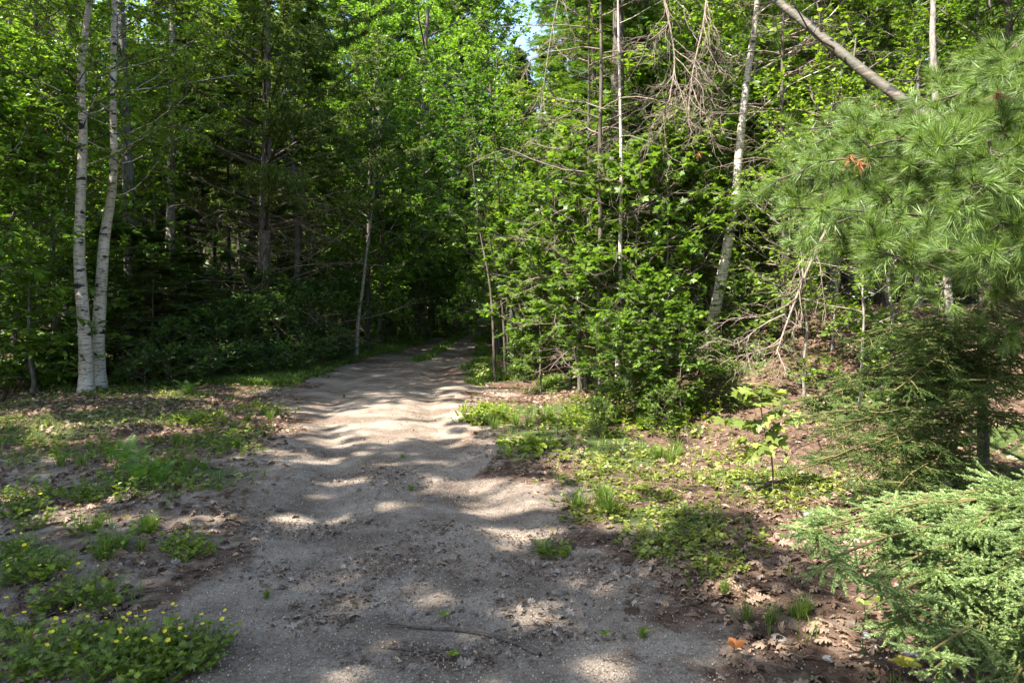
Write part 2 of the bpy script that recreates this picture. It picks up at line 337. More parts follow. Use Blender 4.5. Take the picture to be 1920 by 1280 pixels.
def groundmat():
    m, n, out = newmat('forest ground'); N = n.nodes.new; L = n.links.new
    tc = N('ShaderNodeTexCoord'); at_ = N('ShaderNodeAttribute'); at_.attribute_name = 'path'
    gr = N('ShaderNodeAttribute'); gr.attribute_name = 'green'
    def noise(s, det=4, rough=.6, dim='3D'):
        no = N('ShaderNodeTexNoise'); no.inputs['Scale'].default_value = s; no.inputs['Detail'].default_value = det; no.inputs['Roughness'].default_value = rough
        L(tc.outputs['Object'], no.inputs[0]); return no.outputs[0]
    def ramp(src, a, b, ca, cb):
        cr = N('ShaderNodeValToRGB'); cr.color_ramp.elements[0].position = a; cr.color_ramp.elements[1].position = b
        cr.color_ramp.elements[0].color = (*ca, 1); cr.color_ramp.elements[1].color = (*cb, 1); L(src, cr.inputs[0]); return cr.outputs[0]
    def mixc(f, a, b, ty='MIX'):
        x = N('ShaderNodeMixRGB'); x.blend_type = ty
        if isinstance(f, float): x.inputs[0].default_value = f
        else: L(f, x.inputs[0])
        L(a, x.inputs[1]); L(b, x.inputs[2]); return x.outputs[0]
    # sand and grit
    sand = ramp(noise(2.3, 5), .3, .7, (.25, .195, .148), (.37, .298, .232))
    grit = N('ShaderNodeTexVoronoi'); grit.inputs['Scale'].default_value = 115; L(tc.outputs['Object'], grit.inputs[0])
    gcol = ramp(grit.outputs['Color'], .15, .85, (.13, .10, .08), (.56, .48, .39))
    sand = mixc(.42, sand, gcol)
    sand = mixc(ramp(noise(160, 2), .42, .6, (.25,)*3, (0,)*3), sand, ramp(noise(30, 2), .4, .6, (.06, .045, .035), (.12, .09, .07)))
    damp = ramp(noise(1.1, 8, .74), .42, .58, (0, 0, 0), (.9,)*3)
    sand = mixc(damp, sand, ramp(noise(45, 4), .35, .7, (.08, .058, .044), (.22, .165, .125)))
    # litter
    v1 = N('ShaderNodeTexVoronoi'); v1.inputs['Scale'].default_value = 22; L(tc.outputs['Object'], v1.inputs[0])
    lit = ramp(v1.outputs['Color'], .1, .9, (.05, .03, .021), (.21, .135, .095))
    lit = mixc(ramp(noise(70, 4), .35, .65, (.7,)*3, (0,)*3), lit, ramp(noise(9, 3), .35, .7, (.03, .02, .015), (.15, .09, .062)))
    grn = ramp(noise(14, 4), .35, .65, (.03, .065, .015), (.07, .12, .025))
    # mask
    mk = N('ShaderNodeMath'); mk.operation = 'MULTIPLY_ADD'; L(noise(5.5, 6, .7), mk.inputs[0]); mk.inputs[1].default_value = 1.1; mk.inputs[2].default_value = -.55
    ad = N('ShaderNodeMath'); ad.operation = 'ADD'; L(mk.outputs[0], ad.inputs[0]); L(at_.outputs['Fac'], ad.inputs[1])
    col = mixc(ramp(ad.outputs[0], .38, .62, (0,)*3, (1,)*3), lit, sand)
    ad2 = N('ShaderNodeMath'); ad2.operation = 'ADD'; L(mk.outputs[0], ad2.inputs[0]); L(gr.outputs['Fac'], ad2.inputs[1])
    col = mixc(ramp(ad2.outputs[0], .45, .7, (0,)*3, (.8,)*3), col, grn)
    p = N('ShaderNodeBsdfPrincipled'); p.inputs['Roughness'].default_value = .95; p.inputs['Specular IOR Level'].default_value = .12
    b = N('ShaderNodeBump'); b.inputs['Strength'].default_value = .8; b.inputs['Distance'].default_value = .012
    L(mixc(.5, grit.outputs['Distance'], noise(38, 6, .7)), b.inputs['Height'])
    b2 = N('ShaderNodeBump'); b2.inputs['Strength'].default_value = .7; b2.inputs['Distance'].default_value = .04
    L(noise(9, 4, .65), b2.inputs['Height']); L(b.outputs[0], b2.inputs['Normal'])
    L(b2.outputs[0], p.inputs['Normal']); L(col, p.inputs['Base Color']); L(p.outputs[0], out.inputs[0])
    return m
M['ground'] = groundmat()

def greenmask(x, y):
    l = np.interp(y, PY, PL_); r = np.interp(y, PY, PR_)
    g = ss(12.5, 15.5, y)*ss(r+.8, r+.1, x)*ss(-11, -7, x)*(1-pathmask(x, y)) + ss(18, 21, y)*ss(.7, 0, np.abs(x-(l+r)/2)/.9)*.8*ss(60, 40, y)
    g = g+.75*ss(.45, .65, N2(x*.9+4, y*.9))*(1-pathmask(x, y))*ss(3, 5, y)
    return np.clip(g, 0, 1)

# ------------------------------------------------------------------ ground and path (one height field, faces dealt out to two sheets)
def axis(fine0, fine1, step, far0, far1, g):
    a = list(np.arange(fine0, fine1, step)); s = step; v = a[-1]
    while v < far1: s *= g; v += s; a.append(v)
    s = step; v = a[0]
    while v > far0: s *= g; v -= s; a.insert(0, v)
    return np.array(a)
xs = axis(-5, 4.5, .04, -400, 400, 1.06); ys = axis(2.2, 9, .04, -60, 600, 1.018)
XX, YY = np.meshgrid(xs, ys); ZZ = hgt(XX, YY)
V = np.stack([XX, YY, ZZ], -1).reshape(-1, 3); ny, nx = XX.shape
i = np.arange(ny-1)[:, None]*nx+np.arange(nx-1)[None, :]; i = i.ravel()
Q = np.stack([i, i+1, i+1+nx, i+nx], 1)
pm = pathmask(V[:, 0], V[:, 1]); gm = greenmask(V[:, 0], V[:, 1])
fp = pm[Q].mean(1) > .5
pms = np.clip(soft(V[:, 0], V[:, 1]), 0, 1)
for nm, sel in (('ground', ~fp), ('dirt_path', fp)):
    q = Q[sel]; u, inv = np.unique(q, return_inverse=True)
    me = mesh(nm, [(V[u], inv.reshape(-1, 4), 0, True)], [M['ground']])
    for an, arr in (('path', pms), ('green', gm)):
        a = me.attributes.new(an, 'FLOAT', 'POINT'); a.data.foreach_set('value', arr[u].astype(np.float32))
    tag(ob(nm, me), kind='structure')

# ------------------------------------------------------------------ tree generators
def leaves_on(TW, m, T, size, r, ang=.9, upn=1.0, jit=.5, t0=.1, droop=.25):
    idx, t, p, D = spawn(TW, m, t0, 1.0, ang, r, .7)
    D = nrm(D+np.array([0, 0, -droop])*r.random((len(D), 1)))
    Nn = nrm(np.array([0, 0, upn])+jit*r.standard_normal((len(D), 3)))
    return scatter(T, p, D, Nn, size*(.6+.7*r.random(len(p))))
def trunkline(H, lean, r, K=14, wob=.05):
    z = np.linspace(0, 1, K); x = lean[0]*z+np.cumsum(r.standard_normal(K))*wob*.4; y = lean[1]*z+np.cumsum(r.standard_normal(K))*wob*.4
    return np.stack([x-x[0], y-y[0], z*H-.15], 1)
def decid(name, seed, H, cb, R, r0, nlimb=26, nsub=6, ntw=5, nlf=9, leaf=LEAF2, ls=.1, mats=('bark', 'twig', 'maple'), lean=(0, 0), wob=.06, line=None, up=.5, keep=None, prof=None, elev0=.5, lk=.22):
    r = np.random.default_rng(seed)
    TL = trunkline(H, lean, r, 14, wob) if line is None else line
    K = len(TL); rad = r0*(1-np.linspace(0, 1, K)**1.1*.9); rad[0] *= 1.6; rad[1] *= 1.08
    zt = np.linspace(0, 1, nlimb); t = cb/H+(1-cb/H)*zt*.97
    P0, T = at(TL[None], np.zeros(nlimb, int), t)
    a = np.arange(nlimb)*2.4+r.random(nlimb)*.7; el = elev0*(.6+.7*zt)
    D = np.stack([np.cos(a)*np.cos(el), np.sin(a)*np.cos(el), np.sin(el)], 1)
    pr = (np.sin(pi*(zt*.75+.2))**.8 if prof is None else prof(zt)); L = R*pr*(.7+.5*r.random(nlimb))
    LB = poly(P0, D, L, 7, .35, up, r)
    _, _, p, d = spawn(LB, nsub, .2, 1, .8, r, .5); SB = poly(p, d, np.repeat(L, nsub)*.38*(.6+.8*r.random(len(p))), 5, .4, .2, r)
    _, _, p, d = spawn(SB, ntw, .15, 1, .8, r, .5); TW = poly(p, d, (.25+.35*r.random(len(p)))*max(.5, R/3), 4, .4, 0, r)
    tv = tubeR(TL, rad, 10, .04, seed)
    lw = tubes(LB, r0*lk*(L/R+.2), .006, 5)
    tme = mesh(name+' trunk', [(*tv, 0, True), (*lw, 0, True)], [M[mats[0]]])
    lv = leaves_on(TW, nlf, leaf, ls, r)
    if keep is not None:
        k = len(leaf[0]); c = lv[0].reshape(-1, k, 3); msk = keep(c[:, 0]); fc = lv[1].reshape(len(c), -1, lv[1].shape[1])
        lv = (lv[0], fc[msk].reshape(-1, lv[1].shape[1]))
    cme = mesh(name+' crown', [(*tubes(SB, .012, .005, 3), 0, True), (*tubes(TW, .005, .0025, 3), 0, True), (*lv, 1, False)], [M[mats[1]], M[mats[2]]])
    return tme, cme
def conifer(name, seed, H, cb, R, r0, nb=90, nsh=16, tmpl=SPRAY, ts=.3, mats=('bark', 'twig', 'hemlock'), lean=(0, 0), line=None, droop=-.6, dead=0, deadL=1.5, deadmat='twig', side=.42, sub=3, upd=.0, prof=None, deadsub=5, elv=.15):
    r = np.random.default_rng(seed)
    TL = trunkline(H, lean, r, 14, .03) if line is None else line; K = len(TL)
    rad = r0*(1-np.linspace(0, 1, K)*.93); rad[0] *= 1.3
    zt = np.sort(r.random(nb)); t = cb/H+(1-cb/H)*zt*.99; P0, _ = at(TL[None], np.zeros(nb, int), t)
    a = np.arange(nb)*2.4+r.random(nb); el = elv+upd*zt
    D = np.stack([np.cos(a)*np.cos(el), np.sin(a)*np.cos(el), np.sin(el)], 1)
    L = R*((1-zt)**.75*.95+.07 if prof is None else prof(zt))*(.7+.45*r.random(nb))
    LB = poly(P0, D, L, 7, .18, droop, r)
    _, tt, p, d = spawn(LB, 9, .15, .98, 1.0, r, .9); SB = poly(p, d, np.repeat(L, 9)*side*(1.1-tt)*(.7+.5*r.random(len(p)))+.12, 4, .2, -.1, r)
    idx, tt, p, d = spawn(SB, sub, .25, 1.0, .7, r, .85)
    Nn = nrm(np.array([0, 0, 1.])+.25*r.standard_normal((len(p), 3)))
    sp = scatter(tmpl, p, d, Nn, ts*(.7+.5*r.random(len(p))))
    idx, tt, p, d = spawn(LB, nsh, .3, 1.0, .8, r, .85)
    Nn = nrm(np.array([0, 0, 1.])+.25*r.standard_normal((len(p), 3)))
    sp2 = scatter(tmpl, p, d, Nn, ts*(.7+.5*r.random(len(p))))
    tp = [(*tubeR(TL, rad, 10, .04, seed), 0, True)]
    cme = mesh(name+' crown', [(*tubes(LB, r0*.16+.006, .005, 4), 0, True), (*tubes(SB, .006, .003, 3), 0, True), (*sp, 1, False), (*sp2, 1, False)], [M[mats[1]], M[mats[2]]])
    dme = None
    if dead:
        t = (.6+(cb+1.2-.6)*r.random(dead))/H; P0, _ = at(TL[None], np.zeros(dead, int), t); a = r.random(dead)*2*pi; el = -.05+.5*r.random(dead)
        D = np.stack([np.cos(a)*np.cos(el), np.sin(a)*np.cos(el), np.sin(el)], 1); L = deadL*(.35+.8*r.random(dead))
        DB = poly(P0, D, L, 7, .35, -.25, r)
        _, tt, p, d = spawn(DB, deadsub, .2, 1, .8, r, .5); D2 = poly(p, d, np.repeat(L, deadsub)*.4*(.5+.7*r.random(len(p))), 5, .6, -.3, r)
        _, tt, p, d = spawn(D2, 4, .1, 1, .8, r, .2); D3 = poly(p, d, .1+.25*r.random(len(p)), 4, .7, -.3, r)
        dme = mesh(name+' dead limbs', [(*tubes(DB, .013, .004, 4), 0, True), (*tubes(D2, .004, .002, 3), 0, True), (*tubes(D3, .0022, .0012, 3), 0, True)], [M[deadmat]])
    tme = mesh(name+' trunk', tp, [M[mats[0]]])
    return tme, cme, dme
def tree(name, ms, label, cat, loc, group=None, rz=0, s=1):
    t = thing(name, label, cat, loc, group, rz, s)
    ob('trunk', ms[0], t)
    if ms[1]: ob('crown', ms[1], t)
    if len(ms) > 2 and ms[2]: ob('dead_branches', ms[2], t)
    return t
def gz(x, y): return (x, y, float(hgt(x, y)))
def pix_line(pts, d, H, base, n=22, top=(0, 0)):
    """trunk centre line through the given directions at depth d, in base-local coordinates, going on up to height H"""
    W = [P(u, v, d) for u, v in pts]; b = np.array(base); W = [b+np.array([0, 0, -.15])]+W
    last, prev = W[-1], W[-2]; dz = H-(last[2]-b[2]); sl = (last-prev)/max(last[2]-prev[2], .1)
    for f in (.33, .66, 1): W.append(last+np.array([sl[0]*dz*f*.6, sl[1]*dz*f, dz*f]))
    return spline(W, n)-b

# ---- (tree stands and objects follow)
#==STANDS==
# ------------------------------------------------------------------ chosen sun patches that shape the added out-of-view canopy
LIT = [(560,960,95,20),(700,955,75,17),(900,945,150,28),(990,990,110,15),(870,915,70,12),(930,1015,60,13),(200,965,150,18),(330,988,60,11),
 (1250,900,240,60),(1450,930,170,55),(1350,965,220,30),(1480,860,160,40),(710,803,70,15),(600,825,50,8),(690,775,70,6),(835,722,45,7),(850,785,55,8),
 (780,745,50,5),(720,690,60,5),(620,750,70,5),(830,700,60,5),(560,790,50,7),(60,790,180,24),(210,770,130,14),(60,745,80,12),(700,1195,36,9),
 (1090,1090,60,15),(1180,1130,70,15),(1390,1200,110,36),(1550,1180,140,26),(1250,1195,50,12),(770,868,90,7),(640,885,70,7),(480,1000,50,8),(1680,1180,200,60),
 (1000,700,90,14),(1150,680,90,16),(700,730,50,4),(650,712,60,4),(830,760,40,5),(540,850,50,5),(880,830,50,6),(1080,850,70,12),(1800,1000,300,160),(300,800,60,8),
 (430,790,70,12),(250,860,60,14),(140,860,40,8),(850,650,60,5),(760,662,50,4)]
LIT = np.array(LIT, float)
def lit(x, y):
    """x,y = where a sun ray comes down (arrays)"""
    yy = np.maximum(y, 1.6); u = 960+F*x/yy; v = HZ+EYE*F/yy
    e = np.zeros_like(u)
    for a, b, ru, rv in LIT: e = np.maximum(e, 1.35-((u-a+60*(N1(x*.9, y*.7+40)-.5))/ru)**2-((v-b+(.9*rv+6)*2*(N2(x*1.3+50, y*.9)-.5))/rv)**2)
    n = N1(x*1.5+20, y*1.3)*.45+N2(x*3.1+y*1.1, y*2.3-x)*.35+N3(x*6+2*y, y*4)*.2
    e = e+(n-.5)*2.2-.7*ss(8.5, 11, y)
    rgt = ss(1.6, 2.3, x)*((n > .12) & ~((x > 3.8) & (y > 5.2) & (y < 10) & (n < .66))); lf = (x < -4.3)*(y > 11.6)*(n > .42) > 0
    oth = (n > .62)*(y > 20)*1.0
    return (e > .35) | (rgt > .5) | lf | (oth > .5)
K1, K2 = SUNV[0]/SUNV[2], SUNV[1]/SUNV[2]
def keep_for(base):  # drops leaves above the chosen sun patches and any inside the view
    b = np.array(base)
    def k(p):
        W = p+b; h = W[:, 2]; m = lit(W[:, 0]-h*K1, W[:, 1]-h*K2)
        inview = (W[:, 1] > 0) & (W[:, 2] < EYE+.43*W[:, 1]+.5) & (np.abs(W[:, 0]) < .72*W[:, 1]+.6)
        return ~m & ~inview
    return k
for j, (x, y, R, H) in enumerate([(-8.5, -3.5, 4.6, 13), (-12.5, 3, 4.8, 13), (-4.5, -4.5, 4.2, 12.5), (-10, -.5, 4.5, 14.5), (-7.2, 1.0, 4.0, 12.5), (-12.2, 9, 4.6, 14), (-2.5, -3.5, 4.2, 12), (-15.5, 6, 4.5, 14), (-9.9, 11.8, 4.6, 15), (1.2, -1.7, 4.4, 13)]):  # added out-of-view trees, leaves kept only where their shade is wanted
    b = gz(x, y)
    ms = decid('added shade maple', 100+j, H, 6.6, R, .16, 24, 8, 6, 16, LEAF2, .165, ('bark', 'twig', 'maple'), keep=keep_for(b), up=.3, elev0=.35)
    tree('maple_tree', ms, 'unseen added maple with leaves placed to shade the clearing', 'tree', b, 'added unseen maples shading the clearing')

# ------------------------------------------------------------------ birches and named trunks
def pixtree(name, pts, base, d, H, r0, mat, leafm, label, cat='tree', cb=5, R=2, leaf=LEAF, ls=.07, nl=(22, 5, 5, 8), seed=1, dd=0, keep=None, crown=True, elev0=.5, group=None, twig='twig'):
    b = G(*base) if d is None else np.array(gz((base[0]-960)/F*d, d)); d = b[1]
    line = pix_line(pts, d, H, b)
    ms = decid(name, seed, H, cb, R, r0, *nl, leaf, ls, (mat, twig, leafm), line=line, elev0=elev0, lk=.1)
    if not crown: ms = (ms[0], None)
    return tree(name, ms, label, cat, tuple(b), group)
pixtree('paper_birch', [(160,640),(149,500),(150,400),(156,250),(152,130),(168,0)], (162,735), None, 13, .115, 'birch', 'birch_leaf', 'front white birch trunk with black scars at the left clearing edge', cb=5.2, R=2.4, ls=.075, nl=(24,6,6,9), seed=3)
pixtree('paper_birch', [(184,640),(190,540),(197,440),(207,380),(214,300),(212,200),(215,0)], (186,715), 13.5, 13, .12, 'birch2', 'birch_leaf', 'white birch trunk just behind and right of the front birch, bowed near its foot', cb=5.4, R=2.2, ls=.075, nl=(24,6,6,9), seed=4)
pixtree('paper_birch', [(1335,610),(1350,540),(1366,450),(1378,380),(1386,280),(1398,170),(1412,70),(1420,0)], (1335,662), None, 12, .102, 'birch2', 'birch_leaf', 'white birch leaning slightly right on the bank at the right of the path', cb=5.3, R=2.0, ls=.07, nl=(22,6,6,8), seed=5)
pixtree('grey_tree', [(245,520),(243,400),(236,250),(230,100),(226,0)], (246,640), 17, 14, .17, 'greybark', 'maple', 'plain grey trunk standing in shade right behind the two left birches', cb=6, R=2.5, ls=.1, seed=6)
pixtree('slender_tree', [(318,500),(320,400),(320,250),(322,130),(325,0)], (318,640), 18.5, 14, .13, 'palebark', 'maple', 'slender pale grey trunk, sunlit along one side, right of the birches', cb=6.5, R=2.4, ls=.1, seed=7)
pixtree('dark_tree', [(1152,400),(1158,200),(1160,0)], (1150,640), 14, 14, .17, 'bark', 'maple_dark', 'dark straight trunk just behind the thin pale trunk, right of the path', cb=6, R=2.4, ls=.1, seed=8)
pixtree('thin_birch', [(1158,650),(1163,560),(1163,450),(1165,340),(1163,200),(1160,80)], (1157,738), None, 9, .04, 'birch2', 'birch_leaf', 'thin pale trunk rising straight out of the leafy saplings right of the path', cb=4.6, R=1.4, ls=.07, nl=(14,4,4,7), seed=9)
pixtree('pole_tree', [(1752,150),(1750,0)], (1790,700), 9.5, 9, .05, 'palebark', 'maple', 'thin pale pole trunk crossing behind the pine at upper right', cb=4.8, R=1.6, ls=.09, nl=(14,4,4,7), seed=10)
pixtree('leaning_sapling', [(672,600),(680,540),(688,470),(697,400)], (668,640), 21, 7, .055, 'palebark', 'maple_dark', 'pale leaning sapling trunk at the shaded grass left of the path', cb=4, R=1.2, ls=.09, nl=(10,4,4,6), seed=11)
for j, (u0, u1, b_) in enumerate([(905, 928, 0), (920, 948, 1), (945, 955, 2)]):
    pixtree('dark_sapling', [(u1-4, 600), ((u0+u1)/2, 520), (u0-4, 440)], (u1, 690), 15+j*.8, 6, .03, 'bark', 'maple_dark', ['leftmost dark leaning sapling of three beside the far path', 'middle dark leaning sapling of three beside the far path', 'rightmost dark upright sapling of three beside the far path'][j], cb=3, R=1.1, ls=.09, nl=(12,4,4,7), seed=12+j)

# the big pine with dead limbs, left of the path
b = np.array(gz((490-960)/F*19, 19)); line = pix_line([(490,600),(494,500),(497,400),(500,250),(500,100)], 19, 14, b)
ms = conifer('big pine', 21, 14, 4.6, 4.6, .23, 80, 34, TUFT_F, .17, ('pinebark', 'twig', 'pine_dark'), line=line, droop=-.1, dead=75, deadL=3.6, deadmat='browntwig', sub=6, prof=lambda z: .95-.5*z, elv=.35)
tree('white_pine', ms, 'large dark pine trunk with a thicket of dead limbs, left of the path', 'tree', tuple(b))

# dead conifer with pale hanging branches, right of centre
b = np.array(gz((1128-960)/F*11.5, 11.5))
ms = conifer('snag', 22, 9.5, 6.5, 1.2, .05, 30, 10, SPRAY, .2, ('bark', 'twig', 'spruce_dark'), dead=46, deadL=1.7, deadmat='deadtwig', deadsub=6)
for nm_ in ('a',):
    tree('dead_spruce', ms, 'half dead spruce with pale bare branches hanging over the saplings right of the path', 'tree', tuple(b))
ms2 = conifer('snag2', 23, 9, 6.5, 1.1, .045, 24, 10, SPRAY, .2, ('bark', 'twig', 'spruce_dark'), dead=50, deadL=1.5, deadmat='browntwig', deadsub=6)
tree('dead_spruce', ms2, 'brown twiggy dead spruce standing just right of the white birch on the bank', 'tree', gz((1470-960)/F*11.5, 11.5))
tree('dead_spruce', (ms2[0], ms2[1], ms2[2]), 'brown twiggy dead spruce at the upper middle, left of the bank birch', 'tree', gz((1100-960)/F*12.5, 12.5), rz=2.0)

# ------------------------------------------------------------------ leafy saplings
SM = {}
SM['maple'] = decid('maple sapling', 31, 4.6, 1.1, 1.5, .035, 22, 4, 4, 7, MAPS, .135, ('bark', 'twig', 'maple'), up=.2, elev0=.45)
SM['maple2'] = decid('maple sapling', 32, 3.4, .8, 1.2, .028, 20, 4, 4, 7, MAPS, .125, ('bark', 'twig', 'maple'), up=.2, elev0=.4)
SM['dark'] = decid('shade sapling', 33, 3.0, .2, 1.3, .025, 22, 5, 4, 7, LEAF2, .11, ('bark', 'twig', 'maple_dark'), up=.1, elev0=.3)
SM['bright'] = decid('beech sapling', 34, 5.5, .5, 1.6, .045, 26, 5, 5, 7, LEAF, .105, ('greybark', 'twig', 'maple_bright'), up=.2, elev0=.4)
SM['birchs'] = decid('birch sapling', 35, 3.6, .5, .95, .02, 20, 4, 4, 6, LEAF, .062, ('palebark', 'twig', 'birch_leaf'), up=.2, elev0=.3)
SM['hem'] = conifer('young hemlock', 36, 3.2, .2, 1.5, .04, 60, 12, SPRAY, .2, ('bark', 'twig', 'hemlock'), droop=-.5)
SM['bushy'] = decid('leafy bush', 37, 1.3, .05, .7, .015, 20, 4, 3, 6, LEAF, .075, ('twig', 'twig', 'maple'), up=.3, elev0=.7)
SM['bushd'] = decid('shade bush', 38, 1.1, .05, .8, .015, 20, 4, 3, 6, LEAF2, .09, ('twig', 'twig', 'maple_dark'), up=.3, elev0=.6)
SM['maple3'] = decid('pale sapling', 39, 4.2, .9, 1.4, .03, 22, 5, 4, 7, LEAF, .075, ('palebark', 'twig', 'birch_leaf'), up=.25, elev0=.5)
protos = {}
def put(key, name, label, cat, u, d, s=1, rz=None, group=None, x=None, sz=1.0, tilt=(0, 0)):
    x = (u-960)/F*d if x is None else x; loc = gz(x, d); loc = (loc[0], loc[1], loc[2]-.03)
    rz = rng.random()*6.28 if rz is None else rz
    if key in protos: return rename(dup(protos[key], loc, rz, s, label, group, sz, tilt), name)
    t = tree(name, SM[key], label, cat, loc, group, rz, s); t.scale = (s, s, s*sz); t.rotation_euler = (tilt[0], tilt[1], rz)
    protos[key] = t; return t
def rename(o, n): o.name = n; return o
g = 'leafy maple saplings right of the path'
for u, d, s, k in [(1010,15,.9,'maple'),(1070,13.2,.8,'maple'),(1120,11,.7,'maple2'),(1185,11.2,.8,'maple'),(1225,9.6,.55,'maple2'),(1250,11.8,.9,'maple3'),(1275,9.2,.42,'maple2'),
                   (1340,14.5,1.15,'maple3'),(1150,14.5,1.1,'maple'),(1240,15,1.2,'maple'),(1045,17.5,1.2,'maple3'),(1450,14.6,1.0,'maple'),(980,17.5,.9,'maple2'),(1100,16.5,1.3,'maple'),(1290,15.5,1.4,'maple'),(1170,9.3,.4,'maple2'),(1090,12.3,.85,'maple'),(1145,12.6,.9,'maple'),(1215,13.2,1.0,'maple'),(1015,13.2,.7,'maple2'),(1290,12.8,.9,'maple')]:
    put(k, 'maple_sapling', 'green maple sapling in the leafy thicket right of the path', 'sapling', u, d, s, group=g)
g = 'bright leafy saplings at the far left'
for u, d, s in [(-10,12.6,.95),(60,12.9,.8),(105,14.2,1.15),(-60,13.8,1.2),(30,15.2,1.3),(-110,12,1.1),(130,16.5,1.3),(290,19.5,1.3)]:
    put('bright', 'beech_sapling', 'bright green broadleaf sapling at the left clearing edge near the birches', 'sapling', u, d, s, group=g)
g = 'dark young hemlocks in the left shade'
for u, d, s in [(285,14.8,.85),(325,15.2,.8),(365,15.5,.7),(390,16.4,.8),(275,16.8,1.1),(430,17.6,.75),(215,15.4,1.1),(350,18,.95),(545,19.5,.6),(100,15,.8)]:
    put('hem', 'young_hemlock', 'dark green young hemlock in the shade right of the left birches', 'young tree', u, d, s, group=g)
g = 'dark shade saplings left of the path'
for u, d, s in [(420,15.6,.55),(460,16.2,.6),(380,14.9,.5),(520,17.4,.6),(560,18.2,.7),(600,19.5,.75),(500,18.4,.8),(325,14.2,.45),(545,21,1),(620,22,1),(440,19.5,1),(240,18,1.1),(780,30,1.2),(740,27,.8),(820,34,1.2)]:
    put('dark', 'shade_sapling', 'low dark broadleaf sapling under the trees left of the path', 'sapling', u, d, s, group=g)
g = 'leafy bushes along the foot of the bank'
for u, d, s in [(1248,8.8,.42),(1300,9.5,.5),(1150,9.4,.4),(1215,9.8,.5),(1340,10.2,.5),(1120,8.6,.35),(1370,9.4,.45),(975,15.5,.6),(1400,11,.9)]:
    put('bushy', 'leafy_bush', 'small leafy green bush at the foot of the bank right of the path', 'bush', u, d, s, group=g)
g = 'dark low bushes left of the path'
for u, d, s in [(600,17.5,.6),(560,16.6,.6),(520,15.8,.55),(640,19.5,.7),(470,15.2,.6),(430,14.8,.6),(270,13.6,.6),(330,13.8,.7),(380,14,.6),(262,13.9,.5),(105,14.3,.8),(30,13.6,.7)]:
    put('bushd', 'shade_bush', 'low dark bush at the shaded left edge of the clearing', 'bush', u, d, s, group=g)
put('birchs', 'birch_sapling', 'thin pale birch sapling with small bright leaves on the right bank slope', 'sapling', 1605, 8.6, 1.0, rz=.3)
for u, d, s in [(1510,9.2,.95),(1490,11,1.0),(1560,10.4,1.1),(1670,10,1.1)]:
    put('birchs', 'birch_sapling', 'small bright birch sapling between the bank birch and the pine', 'sapling', u, d, s, group='birch saplings on the right bank')

# ------------------------------------------------------------------ near pine, spruces (limbs reach out to where they hang)
def limbtree(name, seed, base, line, r0, targets, tmpl, ts, mats, nsb, ntw, nshoot, sbl, twl, sag, rad=.016, flat=.9, tipup=.0, wobs=.25, nj=.25, nsb0=3):
    r = np.random.default_rng(seed); b = np.array(base); K = len(line)
    tv = tubeR(line, r0*(1-np.linspace(0, 1, K)*.85), 10, .04, seed)
    LBs = []
    for (tgt, z0) in targets:
        tgt = np.array(tgt)-b; t = np.clip(z0/line[-1][2], .02, .98); p0, _ = at(line[None], np.zeros(1, int), np.array([t])); p0 = p0[0]
        mid = (p0+tgt)/2+np.array([0, 0, sag]); q = (mid+tgt)/2+np.array([0, 0, sag*.45])
        LBs.append(spline([p0, (p0+mid)/2+np.array([0, 0, sag*.4]), mid, q, tgt], 9)+np.cumsum(r.standard_normal((9, 3)), 0)*.014)
    LB = np.array(LBs); L = np.linalg.norm(LB[:, -1]-LB[:, 0], axis=1)
    _, tt, p, d = spawn(LB, nsb, .25, 1, .85, r, flat); SB = poly(p, d, sbl*(1.15-.8*tt)*(.7+.5*r.random(len(p))), 5, wobs, -.25+tipup, r)
    _, tt2, p, d = spawn(SB, ntw, .15, 1, .75, r, flat*.95); TW = poly(p, d, twl*(1.1-.5*tt2)*(.7+.5*r.random(len(p))), 4, wobs, -.15+tipup, r)
    A = []
    for PLn, m in ((TW, nshoot), (SB, nsb0), (LB, nsb0*3)):
        idx, t3, p, d = spawn(PLn, m, .2, 1, .7, r, flat); A.append((p, d))
        e = PLn[:, -1]; A.append((e-nrm(PLn[:, -1]-PLn[:, -2])*.01, nrm(PLn[:, -1]-PLn[:, -2])))
    p = np.concatenate([a[0] for a in A]); d = np.concatenate([a[1] for a in A])
    Nn = nrm(np.array([0, 0, 1.])+nj*r.standard_normal((len(p), 3)))
    sp = scatter(tmpl, p, d, Nn, ts*(.7+.5*r.random(len(p))))
    tme = mesh(name+' trunk', [(*tv, 0, True)], [M[mats[0]]])
    lme = mesh(name+' limbs', [(*tubes(LB, rad, .005, 6), 0, True), (*tubes(SB, .006, .003, 4), 0, True), (*tubes(TW, .003, .002, 3), 0, True)], [M[mats[1]]])
    nme = mesh(name+' needles', [(*sp, 0, False)], [M[mats[2]]])
    return tme, lme, nme
r = np.random.default_rng(77)
def vline(H, lean=(0, 0), K=8): z = np.linspace(0, 1, K); return np.stack([z*lean[0], z*lean[1], z*H-.1], 1)
def T3(name, ms, label, cat, loc):
    t = thing(name, label, cat, loc); ob('trunk', ms[0], t); ob('branches', ms[1], t); ob('needles', ms[2], t); return t
